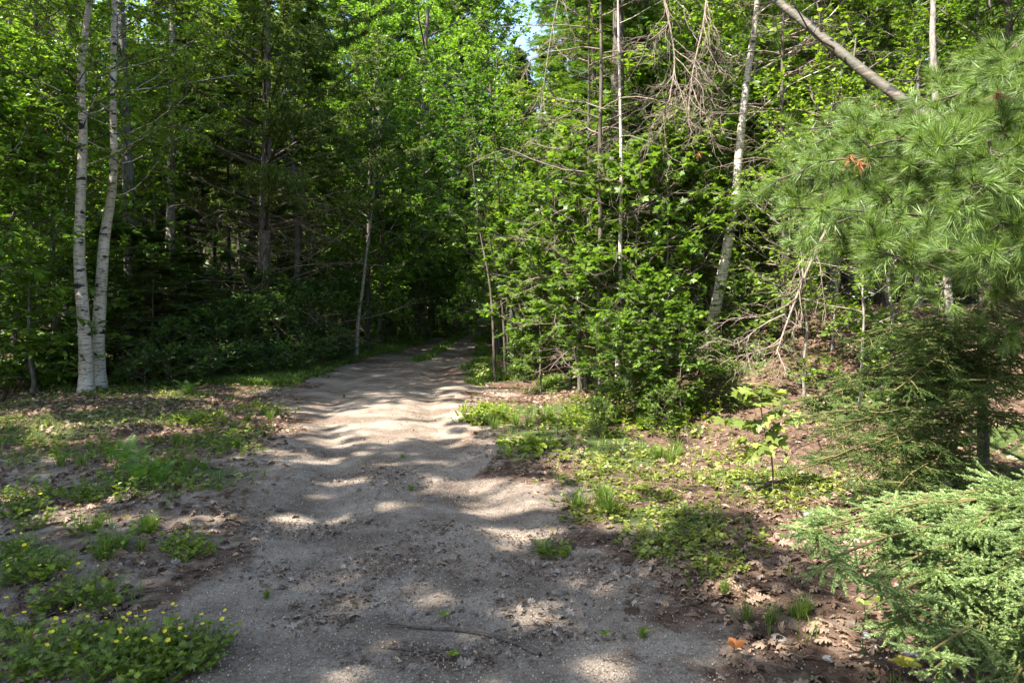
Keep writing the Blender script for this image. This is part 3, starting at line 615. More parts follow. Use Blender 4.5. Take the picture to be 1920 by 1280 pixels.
# white pine, out of frame trunk, boughs into the upper right
bp = gz(4.3, 5.2); tg = []
for i_ in range(44):
    u = 1440+500*r.random(); v = 60+440*r.random(); dd = 3.6+2.6*r.random()
    if v < 240 and u < 1790: v += 170
    if i_ % 4 == 0: continue
    if v > 420: u = max(u, 1650); dd = 3.3+r.random()
    tg.append((P(u, v, dd), np.clip(P(u, v, dd)[2]-.9+1.7*r.random(), .8, 5.2)))
tg += [(P(1775, 345, 3.0), 2.2), (P(1860, 470, 3.0), 1.9), (P(1700, 300, 3.4), 2.3), (P(1560, 290, 4.6), 2.5), (P(1480, 240, 5.2), 2.7), (P(1500, 470, 5.8), 2.0), (P(1580, 480, 5.6), 2.0), (P(1900, 120, 3.4), 2.8), (P(1850, 250, 3.4), 2.5), (P(1920, 330, 3.1), 2.3)]
ms = limbtree('near pine', 41, bp, vline(6.0, (.1, .2)), .09, tg, TUFT_N, .088, ('pinebark', 'twig', 'pine'), 9, 3, 1, .36, .17, .10, rad=.009, flat=.45, tipup=.45, nj=.5, wobs=.45)
t = T3('white_pine', ms, 'young white pine with long pale needle tufts reaching in from the upper right edge', 'tree', bp)
# dead orange needle clumps caught in it
pts = np.array([P(1610, 300, 4.4), P(1595, 290, 4.4), P(1868, 170, 3.6), P(1633, 415, 4.7), P(1310, 285, 9)])-np.array(bp)
ob('dead_needles', mesh('dead needles', [(*scatter(TUFT_M, pts, np.array([[0, .1, -1.]]*5)+.2*r.standard_normal((5, 3)), np.array([[0, 1., 0]]*5), .08), 0, False)], [M['deadneedle']]), t)
# near spruce, lower right
bs = gz(3.35, 3.75); tg = []
for u, v, dd in [(1520,1000,3.1),(1540,1060,2.95),(1660,1180,2.8),(1560,992,3.1),(1600,1035,3.0),(1620,1090,2.9),(1610,1120,2.85),(1680,1150,2.85),(1740,1205,2.8),(1800,1170,2.75),(1860,1215,2.7),(1900,1240,2.65),(1930,1180,2.6),
                 (1600,965,3.5),(1650,960,3.5),(1700,1000,3.3),(1760,1020,3.1),(1820,1010,3.0),(1880,1040,2.9),(1930,1000,2.9),(1640,1020,3.2),(1700,1080,3.0),(1780,1100,2.9),(1850,1110,2.8),(1930,1100,2.7),
                 (1850,960,3.1),(1920,940,3.1),(1780,960,3.4),(1960,1050,2.7),(1950,1240,2.6)]:
    p = P(u, v, dd); tg.append((p, min(1.5, p[2]+.12)))
tg = [(p+r.standard_normal(3)*np.array([.03,.1,.05]), z) for p, z in tg]+[(p+np.array([.15+.3*r.random(),.3*r.standard_normal(),-.12*r.random()]), z) for p, z in tg[:24]]
ms = limbtree('near spruce', 42, bs, vline(2.2), .05, tg, SHOOT_N, .10, ('bark', 'greentwig', 'spruce'), 10, 2, 3, .24, .10, .05, rad=.005, tipup=-.3, nsb0=8, nj=.5, wobs=.5)
T3('young_spruce', ms, 'pale green young spruce spreading low over leaf litter at the lower right corner', 'tree', bs)
# second spruce, shade put into its dark needle colour, with one sunlit bough to the left
b2 = G(1845, 905); b2 = np.array(gz(b2[0], b2[1])); tg = []
for i_ in range(26):
    u = 1560+400*r.random(); v = 620+300*r.random(); dd = b2[1]-.3+(r.random()-.6)*2.2
    if 1690 < u < 1790 and 715 < v < 800: v += 110
    p = P(u, v, dd); tg.append((p, max(.25, p[2]+.05+.25*r.random())))
for i_ in range(18):
    p = P(1700+280*r.random(), 560+230*r.random(), b2[1]-.2-1.3*r.random()); tg.append((p, max(.3, p[2]+.1+.25*r.random())))
for u, v, dd in [(1480,760,5.6),(1500,790,5.4),(1540,740,5.7),(1560,830,5.3),(1520,870,5.2),(1590,900,5.0),(1640,930,4.9),(1600,720,5.9),(1640,690,6.0),(1560,890,5.4),(1700,930,4.8),(1680,850,5.2)]:
    p = P(u, v, dd); tg.append((p, max(.25, p[2]+.1)))
ms = limbtree('shaded spruce', 43, b2, vline(3.1, (-.05, 0)), .055, tg, SHOOT_M, .095, ('bark', 'greentwig', 'spruce_shade'), 11, 2, 3, .32, .13, .05, rad=.010, tipup=-.2, nsb0=5, nj=.5, wobs=.4)
T3('young_spruce', ms, 'taller shade-coloured young spruce behind the low one, one bough lit toward the path', 'tree', tuple(b2))

# leaning dead birch across the upper right
A = spline([np.array([7.0, 4.9, -.1+float(hgt(7.0, 4.9))]), P(1900, 345, 5.6), P(1760, 235, 6.0), P(1640, 150, 6.4), P(1560, 85, 6.7), P(1480, 20, 7.1), P(1380, -60, 7.6), P(1280, -150, 8.2)], 26)
bA = A[0].copy(); A = A-bA
t = thing('leaning_birch', 'mossy grey birch trunk leaning diagonally across the upper right above the pine', 'tree', tuple(bA))
ob('trunk', mesh('leaning trunk', [(*tubeR(A, np.linspace(.055, .034, 26), 12, .05, 3), 0, True)], [birchmat('mossy birch bark', (.09, .085, .065), .03)]), t)
r2 = np.random.default_rng(9)
_, _, p, d = spawn(A[None], 9, .25, 1, 1.1, r2, .1); SBt = poly(p, d, .05+.09*r2.random(9), 3, .2, 0, r2)
ob('stub', mesh('broken stubs', [(*tubes(SBt, .016, .011, 6), 0, True)], [M['bark']]), t)
_, _, p, d = spawn(A[None], 16, .3, 1, 1.0, r2, .2); B1 = poly(p, d, .3+.8*r2.random(16), 6, .5, -.1, r2)
_, _, p, d = spawn(B1, 5, .2, 1, .8, r2); B2 = poly(p, d, .15+.25*r2.random(len(p)), 5, .5, 0, r2)
lv = leaves_on(B2, 2, LEAF, .06, r2)
ob('branches', mesh('leaning branches', [(*tubes(B1, .012, .003, 5), 0, True), (*tubes(B2, .003, .0015, 3), 0, True), (*lv, 1, False)], [M['twig'], M['birch_leaf']]), t)

# dead fallen branches hanging right of the bank birch
def deadlimb(name, label, pts, d0, d1, r0, seed, n1=9, n2=6, mat='deadtwig', l1=.7):
    r = np.random.default_rng(seed); n = len(pts)
    L0 = spline([P(u, v, d0+(d1-d0)*i/(n-1)) for i, (u, v) in enumerate(pts)], 12); b = L0[0].copy(); L0 = L0-b
    _, _, p, d = spawn(L0[None], n1, .15, 1, .55, r); B1 = poly(p, d, l1*(.5+.8*r.random(n1)), 7, .5, -.5, r)
    _, _, p, d = spawn(B1, n2, .2, 1, .6, r); B2 = poly(p, d, l1*.45*(.4+.8*r.random(len(p))), 6, .6, -.4, r)
    _, _, p, d = spawn(B2, 3, .2, 1, .7, r); B3 = poly(p, d, l1*.2*(.4+.8*r.random(len(p))), 4, .6, -.2, r)
    t = thing(name, label, 'branch', tuple(b))
    ob('limb', mesh(name, [(*tubeR(L0, np.linspace(r0, r0*.4, 12), 8, .08, seed), 0, True)], [M[mat]]), t)
    ob('twigs', mesh(name+' twigs', [(*tubes(B1, r0*.42, .003, 5), 0, True), (*tubes(B2, .0035, .0018, 4), 0, True), (*tubes(B3, .002, .001, 3), 0, True)], [M[mat]]), t)
deadlimb('dead_branch', 'grey bare fallen branch drooping over the bank between the white birch and the pine', [(1575,380),(1530,470),(1500,540),(1470,620),(1455,665)], 8.2, 7.6, .018, 51, 10, 6, 'browntwig')
deadlimb('dead_branch', 'pale forked dead twigs sweeping left just beside the foot of the bank birch', [(1470,590),(1430,610),(1390,640),(1370,648)], 7.8, 7.5, .012, 52, 6, 4, l1=.4)
deadlimb('dead_branch', 'dangling cluster of pale bare twigs at the upper middle above the maple saplings', [(1230,-60),(1250,20),(1265,110),(1255,190)], 8.6, 8.2, .016, 53, 13, 6, l1=.75)
deadlimb('dead_branch', 'long thin bare twig hanging left of the pale twig cluster, upper middle', [(1060,-60),(1040,30),(1025,120),(1012,215)], 8.6, 8.3, .008, 54, 5, 3, l1=.5)
deadlimb('dead_branch', 'brown tangle of bare twigs beside the bank birch near the top of the frame', [(1330,-60),(1320,40),(1300,130),(1290,210)], 9.2, 9.0, .016, 55, 14, 7, 'browntwig', l1=.8)

# maple sapling standing in the sun right of the path
b = G(1450, 925); b = np.array(gz(b[0], b[1])); rr_ = np.random.default_rng(61)
st = spline([b+np.array([0, 0, -.03]), P(1447, 860, b[1]), P(1432, 800, b[1]), P(1425, 745, b[1])], 10)-b
SB = []
for t_, du, dv in [(.45,-60,-20),(.6,60,-30),(.7,-75,-10),(.8,50,-10),(.9,-45,-30),(1,20,-25),(.95,50,-20),(.85,-10,-50),(.55,-40,30),(.65,30,20),(.75,-20,10),(1,-20,-15)]:
    p0 = at(st[None], np.zeros(1, int), np.array([t_*.99]))[0][0]; e = p0+np.array([du, 0, -dv])/F*b[1]*1.0+np.array([0, (rr_.random()-.5)*.35, 0]); SB.append(spline([p0, (p0+e)/2+np.array([0, 0, .02]), e], 4))
SB = np.array(SB); pp = []; dd_ = []
for s_ in SB:
    for k_ in range(9):
        a_ = rr_.random()*6.28; q = s_[-1]*(1-k_*.1)+s_[0]*k_*.1; dv_ = nrm(nrm(s_[-1]-s_[0])*.7+np.array([cos(a_), sin(a_), -.55])); pp.append(q); dd_.append(dv_)
t = thing('maple_seedling', 'knee high seedling with large sunlit yellow green lobed leaves beside the spruce', 'seedling', tuple(b))
ob('stem', mesh('seedling stem', [(*tubeR(st, np.linspace(.008, .004, 10), 6), 0, True), (*tubes(SB, .003, .0015, 4), 0, True)], [M['twig']]), t)
ob('leaves', mesh('seedling leaves', [(*scatter(MAPLE, np.array(pp), np.array(dd_), nrm(np.array([-.1, -.25, 1.])+.5*rr_.standard_normal((len(pp), 3))), .125*(.5+.7*rr_.random(len(pp)))), 0, False)], [M['seedleaf']]), t)
# low broad maple leaves near the thin pale trunk
for u, v, s_, lab in [(1120,712,1.3,'low maple seedling with big pale leaves left of the thin pale trunk'),(1190,740,1.1,'low maple seedling with big pale leaves right of the thin pale trunk'),(905,688,.6,'tiny maple seedling on the path edge by the leaf covered bank')]:
    q = G(u, v+30); dup(t, gz(q[0], q[1]), rng.random()*6, s_*.75, lab, None).name = 'maple_seedling'

rng = np.random.default_rng(21)
# ------------------------------------------------------------------ the woods
FM = {}
FM['mapA'] = decid('woodland maple', 201, 14, 2.2, 2.7, .14, 32, 7, 6, 11, LEAF2, .125, ('bark', 'twig', 'maple'))
FM['mapB'] = decid('woodland birch', 202, 15, 4.0, 2.6, .13, 32, 7, 6, 11, LEAF2, .12, ('greybark', 'twig', 'birch_leaf'))
FM['hemA'] = conifer('woodland hemlock', 203, 14, 1.8, 2.6, .15, 120, 20, SPRAY, .3, ('bark', 'twig', 'hemlock'), droop=-.45)
FM['pole'] = conifer('pole pine', 204, 16, 7.0, 2.2, .12, 70, 16, TUFT_F, .18, ('bark', 'twig', 'pine_dark'), dead=60, deadL=1.5, deadmat='browntwig', sub=5, droop=-.1)
FM['pole2'] = conifer('pole spruce', 205, 15, 5.5, 2.0, .10, 80, 18, SPRAY, .28, ('bark', 'twig', 'hemlock'), dead=60, deadL=1.3, deadmat='twig')
FM['pineA'] = conifer('woodland pine', 206, 15, 3.0, 3.4, .17, 80, 30, TUFT_F, .17, ('pinebark', 'twig', 'pine_dark'), dead=25, deadL=2, deadmat='browntwig', sub=6, droop=-.1, prof=lambda z: .95-.6*z)
FM['brightA'] = decid('sunny maple', 207, 12, 1.0, 2.8, .12, 34, 7, 6, 11, LEAF2, .13, ('bark', 'twig', 'maple_bright'))
SM.update(FM)
names = {'mapA': 'maple_tree', 'mapB': 'birch_tree', 'hemA': 'hemlock_tree', 'pole': 'pine_tree', 'pole2': 'spruce_tree', 'pineA': 'pine_tree', 'brightA': 'maple_tree'}
look = {'mapA': 'leafy green maple', 'mapB': 'light leaved slender birch', 'hemA': 'dark feathery hemlock', 'pole': 'bare stemmed pine pole', 'pole2': 'spruce pole with dead twigs', 'pineA': 'dark needled pine', 'brightA': 'bright yellow green maple'}
place = {'left': 'in the woods left of the path', 'right': 'in the woods on and behind the right bank', 'far': 'far off beyond the end of the path', 'side': 'standing unseen beside or behind the viewer'}
taken = [(-7.5, 13), (-7.7, 14), (-6.4, 19), (-8.8, 17), (-8.5, 18.5), (2.7, 11), (-4.4, 21)]
def lane(x, y):
    f = 1.0
    for cx, cy in ((-4.0, 27), (-3.6, 33), (-3.2, 40)):
        dx, dy = x-cx, y-cy; n = sqrt(K1*K1+K2*K2); al = -(dx*K1+dy*K2)/n*-1; ac = abs(dx*K2-dy*K1)/n
        if 2.0 < al < 15 and ac < 2.2: f = .68
    return f
BASEH = {'mapA': 14, 'mapB': 15, 'hemA': 14, 'pole': 16, 'pole2': 15, 'pineA': 15, 'brightA': 12}
def wood(k, x, y, s, zone):
    if zone != 'side': s = float(np.clip((3.2+.42*y)/BASEH[k], .6, 1.6))*lane(x, y)*(.85+.3*rng.random())*(.72 if y > 18 and 890 < 960+F*x/y < 1060 else 1)
    taken.append((x, y)); u = 960+F*x/max(y, 1)
    o = put(k, names[k], f'{look[k]} {place[zone]}', 'tree', 0, y, s, x=x, group=f'{look[k]}s, {zone} woods', sz=.95+.2*rng.random(), tilt=tuple((rng.random(2)-.5)*.07))
# chosen trunks
for k, u, d, s in [('pole',400,23,.9),('pole2',432,21.5,.9),('pole',455,25,1),('pole2',545,24,1),('pole',590,27,1),('pole2',640,28,1),('pole',690,30,1.3),('pole',742,31,1.3),('pole2',360,20.5,.8),('pole',380,27,1),
                   ('pole2',275,22,1),('pole',615,32,1.2),('pole',715,34,1.2),('pineA',858,42,1.15),('pineA',872,43,1.1),('brightA',790,33,1.0),('brightA',755,39,1.1),('mapA',680,37,1.1),('pole2',520,30,1),('brightA',830,50,1.1),
                   ('hemA',600,40,1.1),('mapA',650,26,.95),('mapA',745,36,1.0),('brightA',810,40,1.2),('brightA',700,44,1.3),('hemA',380,31,1.1),('mapA',540,23.5,1.05),('mapA',60,17.5,1.0),('mapA',320,20.8,1.0),('pole2',470,20.3,.85),('pole',560,21.5,.85),('mapA',190,19.5,1.1),('brightA',600,34,1.2),('brightA',660,31,1.1),('brightA',-40,19,1.2),('brightA',715,27,1.0),('mapA',745,31,1),('brightA',690,24,1),('mapB',560,20.5,1)]:
    wood(k, (u-960)/F*d, d, s, 'left')
for k, u, d, s in [('pole2',1065,20,.9),('pole2',1110,19,1),('pole',985,24,1),('hemA',1030,24,1.0),('hemA',985,31,1.0),('pole2',1095,25,1),('hemA',1090,16.8,.85),('brightA',1070,33,1.1),('brightA',1000,38,1.1),('hemA',1200,18,.95),
                   ('pole2',1455,15.5,1),('mapA',1330,18,1),('hemA',1520,15,.95),('pole',1620,16,1),('mapB',1560,19,1),('mapB',1720,13.5,.9),('pineA',1850,14,.9),('mapA',1900,11.5,.8),('hemA',1400,21,1.1),('pineA',1660,20,1),('brightA',925,46,1.0),('brightA',935,22,1),('mapB',960,19,1),('pole2',1050,29,1)]:
    wood(k, (u-960)/F*d, d, s, 'right')
def free(x, y, m):
    return all((x-a)**2+(y-b)**2 > m*m for a, b in taken)
for y0, y1, cnt, m in [(20, 34, 26, 3.2), (34, 52, 44, 3.8), (52, 75, 60, 4.4)]:
    c_ = 0; tries = 0
    while c_ < cnt and tries < 4000:
        tries += 1; y = y0+(y1-y0)*rng.random(); x = (rng.random()*2-1)*(.78*y+2)
        l = float(np.interp(y, PY, PL_)); r_ = float(np.interp(y, PY, PR_))
        if y < 60 and l-1.6 < x < r_+1.4: continue
        if not free(x, y, m): continue
        zone = 'far' if y > 52 else ('left' if x < l else 'right')
        if zone == 'left': k = rng.choice(['pole', 'pole2', 'hemA', 'pineA', 'mapA', 'mapB'], p=[.15, .15, .1, .1, .25, .25])
        elif zone == 'right': k = rng.choice(['pole2', 'hemA', 'mapA', 'mapB', 'brightA', 'pineA'], p=[.2, .2, .2, .15, .15, .1])
        else: k = rng.choice(['hemA', 'mapA', 'brightA', 'mapB'], p=[.2, .3, .35, .15])
        wood(k, x, y, .95+.35*rng.random(), zone); c_ += 1
for x, y in [(-17,12),(-18,16),(-16,20),(-20,9),(-20,3),(-21,-3),(-15,-9),(-9,-12),(-3,-13),(3,-12),(8,-9),(12,-4),(11,2),(9,6.5),(12,8),(10.5,11),(14,12),(13,5),(9.5,3),(8,-3),(16,0),(-24,14),(18,8)]:  # out-of-view trees put in to shade the woods and block sky light
    wood(rng.choice(['mapA', 'hemA', 'mapB', 'pineA']), x, y, 1.0+.2*rng.random(), 'side' if y < 11 else ('left' if x < 0 else 'right'))

# undergrowth further in, and the far wood that reads as one mass
g = 'undergrowth deep in the woods'
for i_ in range(70):
    y = 21+34*rng.random(); x = (rng.random()*2-1)*.75*y; l = float(np.interp(y, PY, PL_)); r_ = float(np.interp(y, PY, PR_))
    if l-1.2 < x < r_+1.2: continue
    put(rng.choice(['dark', 'maple2', 'bushd']), 'undergrowth_bush', 'broadleaf undergrowth bush deep among the trunks of the woods', 'bush', 0, y, 1+1.0*rng.random(), x=x, group=g)
n_ = 60000; a = (rng.random(n_)*2-1)*1.25; d = 80+22*rng.random(n_); z = 19*rng.random(n_)**.9*(.55+.45*N1(a*14+30, d*0+3)+.35*(N2(a*50+60, d*.1)-.5))
x = d*np.sin(a); y = d*np.cos(a); p = np.stack([x, y, hgt(x, y)+z], 1); v = rng.standard_normal((n_, 3))
tag(ob('distant_woods', mesh('distant woods', [(*scatter(LEAF2, p, v, nrm(np.array([-.2, -.4, .8])+.6*rng.standard_normal((n_, 3))), .6+.7*rng.random(n_)), 0, False)], [M['maple']])), 'mass of green woods far behind the last trunks', 'woods', kind='stuff')
rng = np.random.default_rng(22)
# ------------------------------------------------------------------ low plants
def herb(name, seed, n, h, leaf, ls, mat, sp=.15, leafn=5):
    r = np.random.default_rng(seed); a = r.random(n)*6.28
    rad = r.random(n)**.7*1.9; D = np.stack([np.cos(a)*.5, np.sin(a)*.5, np.ones(n)], 1); p0 = np.stack([np.cos(a), np.sin(a), 0*a], 1)*sp*rad[:, None]
    ST = poly(p0, D, h*(.35+.75*r.random(n))*(1.15-.45*rad), 5, .3, -.1, r); lv = leaves_on(ST, leafn, leaf, ls, r, 1.1, jit=.35, t0=.2)
    ST = np.concatenate([0*p0[:, None], p0[:, None]*.5+np.array([0, 0, .004]), ST], 1)
    return mesh(name, [(*tubes(ST, .0022, .001, 3), 0, True), (*lv, 1, False)], [M['grass'], M[mat]])
def herbthing(name, ms, label, cat, loc, group=None, rz=0, s=1):
    if not isinstance(ms, tuple):
        o = ob(name, ms, None, loc); o.rotation_euler = (0, 0, rz); o.scale = (s, s, s); return tag(o, label, cat, group)
    t = thing(name, label, cat, loc, group, rz, s)
    for nm_, m_ in zip(('stem', 'leaves'), ms): ob(nm_, m_, t)
    return t
HP = {}
def place_set(name, ms_list, label, cat, spots, group, prng, smin=.45, smax=1.3):
    key = name+label
    for j, (u, v) in enumerate(spots):
        q = G(u, v); loc = gz(q[0], q[1]); k = (key, j % len(ms_list)); s = smin+(smax-smin)*prng.random()
        if k in HP: dup(HP[k], loc, prng.random()*6.28, s, label, group).name = name
        else: HP[k] = herbthing(name, ms_list[j % len(ms_list)], label, cat, loc, group, prng.random()*6.28, s)
pr = np.random.default_rng(8)
def clus(lst, n, pr):
    out = []
    for u, v, ru, rv in lst:
        for _ in range(n): out.append((u+ru*pr.standard_normal()*.6, v+rv*pr.standard_normal()*.6))
    return out
w1 = [herb('weed', 301+i, 16, .17, LEAF, .038, 'butter', .14, 5) for i in range(3)]
place_set('leafy_weed', w1, 'low green leafy weed in the patches at the left of the clearing', 'weed',
          clus([(440,800,60,16),(410,830,70,18),(320,860,50,20),(160,850,60,16),(290,900,60,14),(150,930,60,12),(40,850,50,16),(480,770,40,10),(350,790,60,10),(250,740,120,14),(420,700,80,12),(60,930,60,20)], 6, pr), 'low weeds left of the path', pr)
w2 = [herb('sunny weed', 311+i, 14, .11, TRI, .034, 'cover', .14, 3) for i in range(3)]
place_set('leafy_weed', w2, 'low yellow green weed on the sunlit ground right of the path', 'weed',
          clus([(1110,890,50,16),(1200,870,70,18),(1290,900,80,20),(1380,900,70,24),(1180,930,60,14),(1260,970,60,14),(1330,860,70,16),(1450,940,60,26),(1300,1010,60,22),(1240,1030,40,14),(1120,960,30,12),(1350,1050,50,20),(1510,905,30,20)], 6, pr), 'low weeds in the sun right of the path', pr)
w3 = [herb('shade weed', 321+i, 16, .2, LEAF, .06, 'butter', .16, 5) for i in range(2)]
place_set('leafy_weed', w3, 'green weed clump along the right edge of the path below the saplings', 'weed',
          clus([(930,795,40,8),(1060,800,60,16),(1140,780,60,18),(900,775,30,6),(1210,800,60,16),(1300,780,60,14),(1000,840,40,10),(1170,745,60,8)], 6, pr), 'weeds along the right path edge', pr)

# grass tufts (things) and grass (stuff)
gt = [mesh('grass tuft', [(*blades(70, np.random.default_rng(330+i), .2, .8, .0028), 0, False)], [M['grass']]) for i in range(3)]
def tuftset(name, label, spots, group, smin, smax):
    for j, (u, v) in enumerate(spots):
        q = G(u, v); o = ob(name, gt[j % 3], None, gz(q[0], q[1])); s = smin+(smax-smin)*pr.random(); o.scale = (s, s, s); o.rotation_euler = (0, 0, pr.random()*6.28); tag(o, label, 'grass tuft', group)
tuftset('grass_tuft', 'tuft of thin green grass among the weeds left of the path', clus([(430,840,60,14),(350,890,60,14),(420,800,60,12),(280,1000,20,6),(500,780,40,8),(150,870,60,14),(200,1040,40,10)], 5, pr), 'grass tufts left of the path', .5, 1)
tuftset('grass_tuft', 'tuft of thin grass in the greenery right of the path', clus([(1060,780,60,14),(1150,790,60,14),(1130,960,30,14),(1260,860,60,14),(1290,780,50,14),(960,800,50,10)], 6, pr), 'grass tufts right of the path', .6, 1.3)
tuftset('grass_tuft', 'small fresh grass tuft in dead leaves near the low spruce', [(1500,1160),(1515,1150),(1445,1170),(1400,1165),(1485,1155),(1360,1110),(1340,1060)], 'grass tufts in the litter by the spruce', .45, .75)
tuftset('grass_tuft', 'tiny isolated grass tuft growing out of the bare dirt path', [(770,920),(755,860),(410,920),(645,745),(500,1120),(1205,1195)], 'grass tufts on the bare path', .3, .5)
N_ = 26000; gx = -8+9*rng.random(N_); gy = 14+34*rng.random(N_)**1.6
k_ = (greenmask(gx, gy)*(.4+N2(gx*2, gy*2)) > .45+.25*rng.random(N_)); gx, gy = gx[k_], gy[k_]
p = np.stack([gx, gy, hgt(gx, gy)], 1); a = rng.random(len(p))*6.28
tag(ob('grass', mesh('grass', [(*scatter(blades(7, np.random.default_rng(2), .13, 1.0, .008), p, np.stack([np.cos(a), np.sin(a), 0*a], 1), np.array([[0, 0, 1.]]*len(p)), .6+.7*rng.random(len(p))), 0, False)], [M['grass']])),
    'short green grass beside and along the middle of the far path', 'grass', kind='stuff')
N_ = 26000; gx = -10+16*rng.random(N_); gy = 2.6+13*rng.random(N_)**1.2
k_ = rng.random(N_) < (ss(.45, .7, N2(gx*.9+4, gy*.9)*.5+N1(gx*2.5, gy*2.5)*.5)*.5+.04)*(1-pathmask(gx, gy))**2*(1-.6*ss(1.5, 3, gx)*ss(4.5, 3, gy)); gx, gy = gx[k_], gy[k_]
p = np.stack([gx, gy, hgt(gx, gy)], 1); a = rng.random(len(p))*6.28
tag(ob('verge_grass', mesh('verge grass', [(*scatter(blades(6, np.random.default_rng(12), .10, 1.3, .003), p, np.stack([np.cos(a), np.sin(a), 0*a], 1), np.array([[0, 0, 1.]]*len(p)), .4+.8*rng.random(len(p))), 0, False)], [M['grass']])),
    'thin short grass straggling over the clearing floor beside the path', 'grass', kind='stuff')
N_ = 50000; gx = -14+26*rng.random(N_); gy = 2.6+16*rng.random(N_)**1.2
dens = ss(.5, .72, N2(gx*.9+4, gy*.9)*.6+N3(gx*3, gy*3)*.4)*.5+.35*ss(12, 14, gy)*(gx < -2)+.3*np.exp(-((gx-1.4)/1.3)**2-((gy-6.8)/1.5)**2)
k_ = rng.random(N_) < dens*(1-pathmask(gx, gy))**2; gx, gy = gx[k_], gy[k_]; p = np.stack([gx, gy, hgt(gx, gy)+.01+.05*rng.random(len(gx))], 1); a = rng.random(len(p))*6.28
tag(ob('ground_cover', mesh('ground cover', [(*scatter(TRI, p, np.stack([np.cos(a), np.sin(a), .2+0*a], 1), nrm(np.array([0, 0, 1.])+.35*rng.standard_normal((len(p), 3))), .025+.03*rng.random(len(p))), 0, False)], [M['cover']])),
    'small three lobed creeping leaves spread over the clearing floor', 'ground cover', kind='stuff')

# buttercups
def buttercup(seed):
    r = np.random.default_rng(seed); n = 30; a = r.random(n)*6.28
    D = np.stack([np.cos(a)*.9, np.sin(a)*.9, np.ones(n)], 1); p0 = np.stack([np.cos(a), np.sin(a), 0*a], 1)*.04
    ST = poly(p0, D, .05+.09*r.random(n), 4, .3, -.2, r); T = blades
    lob = lobed([(0, 0), (.12, .2), (.42, .2), (.22, .36), (.5, .62), (.2, .6), (.22, .85), (.07, .75), (0, 1), (-.07, .75), (-.22, .85), (-.2, .6), (-.5, .62), (-.22, .36), (-.42, .2), (-.12, .2)])
    lv = leaves_on(ST, 3, lob, .036, r, 1.0, jit=.3)
    nf = 3; a = r.random(nf)*6.28; FS = poly(np.zeros((nf, 3)), np.stack([np.cos(a)*.35, np.sin(a)*.35, np.ones(nf)], 1), .15+.06*r.random(nf), 5, .2, 0, r)
    fl = []
    pet = [(0, 0, 0), (.45, .45, .15), (.4, .95, .35), (0, 1.08, .38), (-.4, .95, .35), (-.45, .45, .15)]
    for e in FS[:, -1]:
        fs = .0065+.0045*r.random()
        tv = nrm(np.array([-.25, -.3, 1])+.25*r.standard_normal(3)); X = nrm(np.cross([0, 1, 0.1], tv)); Y = np.cross(tv, X); V = []; Fc = []
        for k in range(5):
            an = k*1.2566; 
            for x, y, z in pet:
                xx = x*cos(an)-y*sin(an); yy = x*sin(an)+y*cos(an); V.append(e+fs*(X*xx+Y*yy+tv*z))
            o_ = k*6; Fc += [(o_, o_+1, o_+2), (o_, o_+2, o_+3), (o_, o_+3, o_+4), (o_, o_+4, o_+5)]
        fl.append((np.array(V), np.array(Fc)))
    return mesh('buttercup foliage', [(*tubes(ST, .0015, .001, 3), 0, True), (*tubes(FS, .0013, .0009, 3), 0, True), (*lv, 1, False)], [M['grass'], M['butter']]), [mesh('buttercup flower', [(*f, 0, False)], [M['petal']]) for f in fl]
BC = []
for i_ in range(4):
    BC.append(buttercup(400+i_))
bprot = {}
def bset(spots, label, group, nfl=3):
    for j, (u, v) in enumerate(spots):
        q = G(u, v); loc = gz(q[0], q[1]); s = .8+.4*pr.random(); (ms, fl) = BC[j % 4]
        t = thing('buttercup', label, 'flower', loc, group, pr.random()*6.28, s); ob('foliage', ms, t)
        for f in fl[:nfl if pr.random() < .6 else 1]: ob('flower', f, t)
bset([(20,1260),(70,1225),(120,1265),(160,1230),(205,1262),(250,1240),(290,1265),(300,1215),(340,1245),(240,1200),(185,1205),(130,1195),(90,1250),(380,1250),(350,1205),(275,1225),(215,1235),(40,1195),(400,1215),(320,1270),(260,1275),(170,1275),(60,1275)], 'yellow flowering buttercup in the dense green patch at the lower left corner', 'buttercups in the lower left patch')
bset([(20,1050),(45,1075),(15,1095),(70,1060),(60,1090),(100,1075),(30,1030)], 'buttercup in the clump at the left frame edge above the corner patch', 'buttercups at the left edge', 2)
bset([(150,1110),(180,1120),(195,1140),(120,1130),(100,1145)], 'buttercup between the corner patch and the left edge clump', 'buttercups above the corner patch', 2)
bset([(330,1030),(355,1025),(375,1040),(345,1045)], 'buttercup in the isolated clump on bare dirt left of the path', 'buttercups in the isolated left clump', 1)
bset([(155,1000),(170,990),(215,1020),(200,1045),(275,1000),(150,935),(170,940),(50,960),(25,970),(60,990)], 'scattered buttercup beside the sunlit dirt strip at the left', 'buttercups by the sunlit strip', 1)
bset([(1040,1045),(1030,1040)], 'lone small buttercup clump on the open dirt right of the path centre', 'buttercups right of centre', 3)

